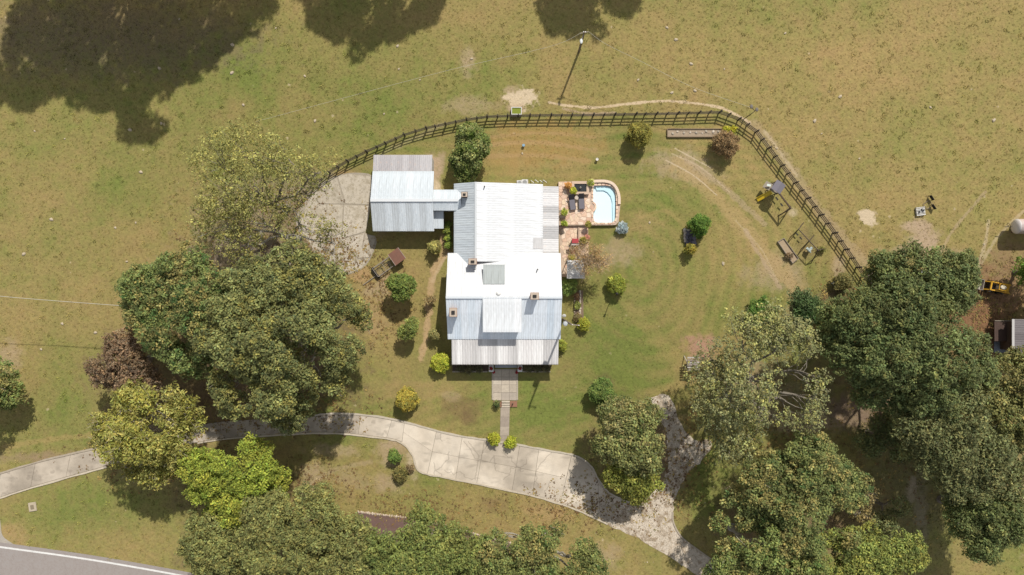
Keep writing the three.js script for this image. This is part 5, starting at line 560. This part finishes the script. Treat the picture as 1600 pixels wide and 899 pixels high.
{ // rock pond
  const c = P(1077, 372), t = thing('rock_pond', 'small dark slate pond edged with pale rocks on the lawn', 'pond', c); const r = rng(88); part(t, 'pond_bed', [bx(1.35, .12, 1.9, .15, .05, 0)], mat(0x57535a)); for (let i = 0; i < 9; i++) part(t, 'slate', [bx(.28 + r() * .3, .06, .35 + r() * .4, -.35 + (i % 3) * .42 + r() * .1, .14 + r() * .08, -.65 + Math.floor(i / 3) * .6 + r() * .1, r())], [mat(0x6b6770), mat(0x59555e), mat(0x7c7780)][i % 3]); for (let i = 0; i < 12; i++) { const z = -1.0 + i * .18, m = part(t, 'rock', new THREE.IcosahedronGeometry(.17, 1).scale(1, .75, 1), i % 3 ? mat(0xb7aa9a) : mat(0xd2c8ba)); m.position.set(i < 9 ? -.62 + r() * .12 : -.5 + (i - 8) * .35, .12, i < 9 ? z : -.98); m.scale.setScalar(.7 + r() * .6); m.rotation.set(r() * 3, r() * 6, 0); } }
function utilityPole(x, y, h, label, lampDir) { const b = P(x, y), t = thing('utility_pole', label, 'utility pole', b); part(t, 'pole', [bar(V(0, -.2, 0), V(0, h, 0), .15, .1, 10)], mat(0x8a7c6c, { map: fitUV(woodTex, 1) })); return t; }
{
  const t = utilityPole(904.5, 81, 6.6, 'wooden utility pole with lamp standing alone in the pasture'); part(t, 'lamp_arm', [bar(V(0, 6.1, 0), V(-.3, 6.2, .75), .03)], M.grey); part(t, 'lamp_head', [new THREE.SphereGeometry(.22, 12, 8).scale(.8, .5, 1.4).translate(-.32, 6.15, .9)], mat(0xe9eceb)); part(t, 'insulator', [cyl(.06, .06, .2, .1, 6.5, 0), cyl(.05, .05, .2, -.12, 6.5, 0)], M.white); part(t, 'cross_arm', [beam(V(-.5, 6.45, .1), V(.5, 6.45, -.1), .09, .1)], M.greyWood);
  const u = utilityPole(879.5, 499, 12.4, 'tall utility pole with transformer at the east eave'); part(u, 'transformer', [cyl(.26, .26, .8, -.38, 8.3, .1, 14), new THREE.SphereGeometry(.26, 14, 6, 0, 6.3, 0, 1.57).scale(1, .4, 1).translate(-.38, 9.1, .1)], mat(0xbfc4c6)); part(u, 'cross_arm', [beam(V(-.1, 12.1, 0), V(.9, 12.1, .1), .09, .1)], M.greyWood); part(u, 'insulator', [cyl(.05, .05, .2, .8, 12.15, .09), cyl(.05, .05, .2, .1, 12.4, 0)], M.white);
  const wire = (pts2, r, label) => { const cv = new THREE.CatmullRomCurve3(pts2); solo('overhead_wire', new THREE.TubeGeometry(cv, 40, r, 5), mat(0xc9c4b4), label, 'wire'); };
  wire([P(-90, 452, 7.4), P(0, 463, 6.8), P(95, 471, 6.5), P(190, 478, 6.7), P(300, 486, 7.6)], .03, 'pale overhead wire crossing the west pasture into the grove');
  const p0 = V(t.position.x + .45, 6.55, t.position.z - .1); wire([p0, P(942, 66, 6), P(1000, 95, 5.4), P(1080, 135, 4.6), P(1173, 168, 3.2)], .016, 'thin wire from the pasture pole to the lamp by the fence'); wire([V(t.position.x - .45, 6.55, t.position.z + .1), P(880, 66, 6.2), P(700, 110, 6), P(400, 190, 7)], .014, 'thin wire running west from the pasture pole');
}
{ // bent twin lamp at the fence
  const b = P(1161.5, 187), t = thing('lamp_post', 'thin dark twin headed lamp post outside the fence bend', 'lamp post', b); part(t, 'pole', [bar(V(0, 0, 0), V(0, 3.0, 0), .06, .05)], M.iron); part(t, 'lamp_arm', [bar(V(0, 3.0, 0), V(.55, 3.25, -.4), .04), bar(V(.35, 3.15, -.25), V(-.1, 3.2, -.75), .035)], M.iron); for (const [x, z] of [[.55, -.42], [-.1, -.78]]) part(t, 'lamp_head', [new THREE.SphereGeometry(.2, 10, 8).scale(1, .5, 1.3).translate(x, 3.22, z)], mat(0x77706b)); }
{ const b = P(1300, 443), t = thing('bird_bath', 'grey bird bath on a pedestal near the fence end', 'bird bath', b); part(t, 'pedestal', [cyl(.12, .07, .75, 0, 0, 0)], mat(0x8d8a84)); part(t, 'bowl', [new THREE.LatheGeometry([[.05, .72], [.3, .84], [.33, .9], [.28, .88], [0, .8]].map(q => new THREE.Vector2(...q)), 18)], mat(0xb6b4ae)); }
{ const b = P(958, 459), t = thing('yard_post', 'slim white post lamp in the green shrub', 'lamp post', b); part(t, 'post', [bar(V(0, 0, 0), V(0, 2.9, 0), .05)], M.iron); part(t, 'lamp', [cyl(.1, .13, .26, 0, 2.9, 0, 8), new THREE.ConeGeometry(.16, .14, 8).translate(0, 3.22, 0)], M.iron); }
{ const b = P(807, 175), t = thing('water_trough', 'white stock tub of green water against the north fence', 'trough', b); const w = 1.3, d = .85, h = .6; part(t, 'tub', [bx(w, h, .09, 0, h / 2, -d / 2), bx(w, h, .09, 0, h / 2, d / 2), bx(.09, h - .004, d - .09, -w / 2 + .045, h / 2, 0), bx(.09, h - .004, d - .09, w / 2 - .045, h / 2, 0), bx(w - .1, .05, d - .1, 0, .1, 0)], mat(0xdcdad2)); part(t, 'water', [bx(w - .17, .02, d - .08, 0, .5, 0)], mat(0x8a9434, { roughness: .1 })); }
{ const b = P(818, 228), t = thing('well_cap', 'small blue round cap on the north lawn', 'well cap', b); part(t, 'pipe', [cyl(.12, .12, .3, 0, 0, 0)], M.grey); part(t, 'cap', [cyl(.19, .17, .1, 0, .3, 0, 14)], mat(0x8fb0c4)); }
{ const b = P(932.5, 250), t = thing('garden_ornament', 'small white stone ornament on the north lawn', 'ornament', b); part(t, 'base', [cyl(.14, .12, .16, 0, 0, 0)], M.stone); part(t, 'urn', [new THREE.LatheGeometry([[.04, .16], [.12, .26], [.19, .42], [.17, .44], [.05, .4], [0, .38]].map(q => new THREE.Vector2(...q)), 12)], mat(0xe4ded3)); }
{ // grey swing bench by the pecan
  const c = P(1082, 568, 1.1), t = thing('garden_swing', 'grey framed garden swing half under the airy tree', 'garden swing', V(c.x, 0, c.z)); const m = mat(0xbdb6ac); for (const s of [-1, 1]) for (const q of [-1, 1]) part(t, 'leg', [beam(V(s * .65, 1.5, 0), V(s * .75, 0, q * .8), .08, .08)], m); part(t, 'top_beam', [beam(V(-.75, 1.52, 0), V(.75, 1.52, 0), .1, .1)], m); for (let i = 0; i < 6; i++) part(t, 'canopy_slat', [bx(1.5, .03, .18, 0, 1.62, -.75 + i * .3)], i % 2 ? mat(0x9c8f86) : m); part(t, 'seat', [bx(1.1, .05, .45, 0, .45, .05)], M.darkWood); part(t, 'backrest', [bx(1.1, .5, .05, 0, .72, -.2)], M.darkWood); }
{ // pallet, frame and posts in the pasture
  const c = P(1437, 330.5), t = thing('pallet_stack', 'white slatted pallet with dark cans in the east pasture', 'pallet', V(c.x, 0, c.z), .12); for (let i = 0; i < 6; i++) part(t, 'slat', [bx(1.1, .03, .12, 0, .3, -.46 + i * .185)], i % 2 ? mat(0xe2dfd8) : mat(0xc9c5bc)); part(t, 'runner', [bx(.09, .27, 1.05, -.48, .14, 0), bx(.09, .27, 1.05, 0, .14, 0), bx(.09, .27, 1.05, .48, .14, 0)], mat(0xbab5ab));
  [[.1, -.2], [.3, -.1], [-.2, .05]].forEach(([x, z], i) => { const p = V(c.x + x, .32, c.z + z), k = thing('paint_can', `dark can on the white pallet, ${['rear middle', 'right hand', 'left hand'][i]} of three`, 'can', p); part(k, 'can', [cyl(.1, .1, .22, 0, 0, 0)], M.black); part(k, 'lid', [cyl(.09, .09, .02, 0, .22, 0)], M.grey); });
  const f = thing('metal_frame', 'thin rusty metal frame lying beside the white pallet', 'frame', V(0, 0, 0)), q = [[1442, 319.5], [1451, 313], [1458, 321], [1448.5, 327]].map(p => P(...p).setY(.1)); for (let i = 0; i < 4; i++) part(f, 'bar', [bar(q[i], q[(i + 1) % 4], .03)], mat(0x8f7d72));
  for (const [x, y, l] of [[1453, 310, 'far'], [1456, 324, 'near']]) { const b = P(x, y), s = thing('feeder_stand', `dark upright feeder plate beside the metal frame, ${l} from the pallet`, 'feeder', b, -1.0); part(s, 'plate', [bx(.7, .5, .06, 0, .45, 0)], M.black); part(s, 'leg', [bx(.06, .25, .06, -.3, .12, 0)], M.iron); part(s, 'leg', [bx(.06, .25, .06, .3, .12, 0)], M.iron); } }
{ // fuel tank
  const c = P(1584, 354, 1.8), t = thing('storage_tank', 'large rusty white horizontal tank at the right edge', 'tank', V(c.x, 0, c.z)); const R = .92; part(t, 'shell', [new THREE.CylinderGeometry(R, R, 5, 28).rotateZ(Math.PI / 2).translate(2.9, 1.8, 0)], mat(0xd8c5bd, { map: fitUV(dirtyTex, 1.2), roughness: .5 })); part(t, 'end_cap', [new THREE.SphereGeometry(R - .005, 24, 10, 0, 6.3, 0, 1.57).scale(1, .42, 1).rotateZ(Math.PI / 2).translate(.42, 1.8, 0)], mat(0xe8e0dc, { roughness: .5 })); part(t, 'end_cap', [new THREE.SphereGeometry(R - .005, 24, 10, 0, 6.3, 0, 1.57).scale(1, .42, 1).rotateZ(-Math.PI / 2).translate(5.38, 1.8, 0)], mat(0xe8e0dc)); part(t, 'rust_patch', [new THREE.CylinderGeometry(R + .006, R + .006, 2.4, 20, 1, true, .7, 1.7).rotateZ(Math.PI / 2).translate(2, 1.8, 0)], mat(0xa0655a, { map: fitUV(dirtyTex, .6) })); part(t, 'saddle', [bx(.25, 1.2, 1.3, 1.2, .55, 0)], M.rust); part(t, 'saddle', [bx(.25, 1.2, 1.3, 4.6, .55, 0)], M.rust); part(t, 'outlet_pipe', [bar(V(.1, 1.3, 0), V(-.6, 1.2, 0), .04)], M.iron); }
{ // compact yellow loader
  const c = P(1550, 449), t = thing('loader', 'yellow compact loader with front bucket beside the barn', 'loader', V(c.x, 0, c.z), -.2); const y = mat(0xd9a52a, { roughness: .5 }); part(t, 'chassis', [bx(1.9, .5, .9, .1, .65, 0)], M.iron); for (const x of [-.55, .75]) for (const z of [-.58, .58]) { const w = part(t, 'wheel', [new THREE.CylinderGeometry(.4, .4, .28, 18).rotateX(Math.PI / 2).translate(x, .4, z)], M.black); part(w, 'rim', [new THREE.CylinderGeometry(.2, .2, .3, 12).rotateX(Math.PI / 2).translate(x, .4, z)], y); } for (const z of [-.5, .5]) part(t, 'lift_arm', [beam(V(1.25, 1.45, z), V(-.9, 1.25, z), .14, .2), beam(V(-.9, 1.25, z), V(-1.35, .45, z), .14, .18), beam(V(1.2, .7, z), V(1.25, 1.45, z), .14, .18)], y); part(t, 'cross_tube', [bx(.16, .16, 1.1, -.95, 1.22, 0)], y); part(t, 'hood', [bx(.55, .5, .8, 1.0, 1.05, 0)], y); part(t, 'cab_frame', [bx(.08, .9, .08, -.35, 1.4, -.36), bx(.08, .9, .08, -.35, 1.4, .36), bx(.08, .9, .08, .6, 1.4, -.36), bx(.08, .9, .08, .6, 1.4, .36), bx(1.03, .06, .07, .12, 1.87, -.37), bx(1.03, .06, .07, .12, 1.87, .37), bx(.07, .06, .68, -.36, 1.868, 0), bx(.07, .06, .68, .61, 1.868, 0)], y); part(t, 'seat', [bx(.5, .14, .5, .1, 1.0, 0), bx(.12, .5, .5, .38, 1.3, 0)], mat(0xcabb9c)); part(t, 'canopy', [new THREE.SphereGeometry(.4, 14, 6).scale(1, .18, .65).translate(.12, 1.9, 0)], mat(0xd9cdb4)); part(t, 'bucket', [bx(.06, .45, 1.3, -1.4, .35, 0), bx(.5, .05, 1.3, -1.62, .12, 0), bx(.5, .42, .04, -1.6, .32, -.64), bx(.5, .42, .04, -1.6, .32, .64)], mat(0xb0a79b)); }
{ // barn at right edge
  const t = thing('barn', 'weathered barn roof cut by the right edge of the frame', 'barn', V(0, 0, 0)); const a = P(1584, 499, 2.8), b = P(1680, 553, 2.8); slope(t, 'roof_slope', V(a.x, 2.7, a.z), V(a.x, 2.7, b.z), V(a.x + 4, 4.0, a.z), [metal(0x9a9292, .8, dirtyTex), metal(0x8e8686, .8, dirtyTex)]); slope(t, 'roof_slope', V(a.x + 8, 2.7, b.z), V(a.x + 8, 2.7, a.z), V(a.x + 4, 4.0, b.z), [metal(0x9a9292, .8, dirtyTex)]); part(t, 'edge_trim', [beam(V(a.x, 2.75, a.z), V(a.x, 2.75, b.z), .3, .06)], mat(0xc9c6c2)); part(t, 'wall', [bx(7.4, 2.6, b.z - a.z - .6, a.x + 4, 1.3, (a.z + b.z) / 2)], M.darkWood);
  const d = P(1549, 501, .5), e = P(1584, 552, .5); part(t, 'lean_to_roof', [bx(e.x - d.x + .5, .05, (e.z - d.z) * .62, (e.x + d.x) / 2 + .2, 1.25, d.z + (e.z - d.z) * .31, 0, .06)], mat(0x59443a, { map: fitUV(dirtyTex, 2) })); part(t, 'lean_to_edge', [beam(V(d.x - .05, 1.2, d.z), V(e.x + .4, 1.3, d.z), .08, .12)], M.greyWood); part(t, 'lean_to_post', [bx(.12, 1.2, .12, d.x + .2, .6, d.z + .1)], M.darkWood); part(t, 'lean_to_post', [bx(.12, 1.15, .12, d.x + .2, .58, d.z + 2.2)], M.darkWood); part(t, 'concrete_apron', [bx(2.4, .1, 1.4, e.x - .9, .05, e.z - .7)], mat(0x8b929c)); }
{ // white utility trailer under the oak
  const c = P(1438, 434), t = thing('utility_trailer', 'white roofed trailer showing through a gap in the dark oak', 'trailer', V(c.x, 0, c.z), .2); part(t, 'box', [bx(2.6, 1.5, 1.5, 0, 1.15, 0)], mat(0xdfe5ec)); part(t, 'roof', [bx(2.7, .06, 1.6, 0, 1.93, 0)], mat(0xe9eff6)); for (const z of [-.8, .8]) part(t, 'wheel', [new THREE.CylinderGeometry(.32, .32, .2, 16).rotateX(Math.PI / 2).translate(0, .32, z)], M.black); part(t, 'hitch', [beam(V(-1.3, .45, 0), V(-2.3, .4, 0), .1, .1)], M.iron); }
{ // mulch bed with pale border, marker stone near the road
  const up = curvePts([[560, 801], [600, 806], [650, 812], [700, 824], [760, 840], [800, 850]], 24); struct('mulch_bed', prism(pts([...up, [800, 885], [700, 870], [610, 860], [560, 845]]), -.05, .05), mat(0x7d6259, { map: fitUV(concTex, 1.2) })); const r = rng(41); const b = thing('bed_border', 'irregular pale stone border along the mulch bed', 'stone border', V(0, 0, 0)); for (let i = 0; i < up.length - 1; i++) for (let k = 0; k < 3; k++) { const x = up[i][0] + (up[i + 1][0] - up[i][0]) * (k / 3), y = up[i][1] + (up[i + 1][1] - up[i][1]) * k / 3, c = P(x, y - 1), m = part(b, 'stone', new THREE.IcosahedronGeometry(.16, 0).scale(1.3, .5, .8), [mat(0xcdb9a2), mat(0xbda58e), mat(0xd9c7b0)][k]); m.position.set(c.x, .06, c.z); m.rotation.y = r() * 6; m.scale.setScalar(.7 + r() * .6); }
  const s = P(51, 792), t = thing('utility_cover', 'square pale concrete cover in the grass corner by the road', 'cover', V(s.x, 0, s.z), .15); part(t, 'slab', [bx(.95, .14, 1.1, 0, .05, 0)], mat(0xcabba2, { map: fitUV(concTex, .8) })); part(t, 'lid', [bx(.4, .05, .5, -.02, .14, .02)], mat(0x8e8068)); }
{ // pale stones
  const spots = [[363, 70], [362, 114], [380, 164], [249, 107], [431, 44], [476, 119], [492, 189], [623, 108], [656, 125], [600, 178], [621, 72], [737, 92], [180, 356], [212, 348], [220, 269], [80, 343], [198, 409], [37, 397], [97, 506], [64, 546], [149, 520], [1042, 43], [1056, 62], [1080, 100], [1132, 108], [997, 125], [1086, 142], [1050, 145], [1227, 52], [1284, 209], [1313, 151], [1454, 168], [1273, 189], [1214, 232], [1343, 248], [1553, 188], [816, 240], [54, 205], [101, 217], [203, 203], [252, 193], [280, 30], [1130, 412], [1015, 348], [1538, 382]];
  const r = rng(909), g = new THREE.IcosahedronGeometry(.22, 1); { const p = g.attributes.position; for (let i = 0; i < p.count; i++) { const x = p.getX(i), y = p.getY(i), z = p.getZ(i), k = .75 + .5 * vnoise(x * 9 + 4, z * 9 + y * 7); p.setXYZ(i, x * k * 1.2, y * k * .5, z * k); } g.computeVertexNormals(); } const first = solo('pale_stone', g, mat(0xcebda2, { map: fitUV(concTex, .6) }), 'small pale stone lying in the open grass', 'stone', 'pale stones scattered over the grass'); spots.forEach(([x, y], i) => { let o = first; if (i) { o = first.clone(); o.name = numbered('pale_stone'); scene.add(o); } o.position.copy(P(x, y)).setY(.05); o.rotation.y = r() * 6.28; o.scale.setScalar(.4 + r() * .6); }); }

renderer.render(scene, camera);
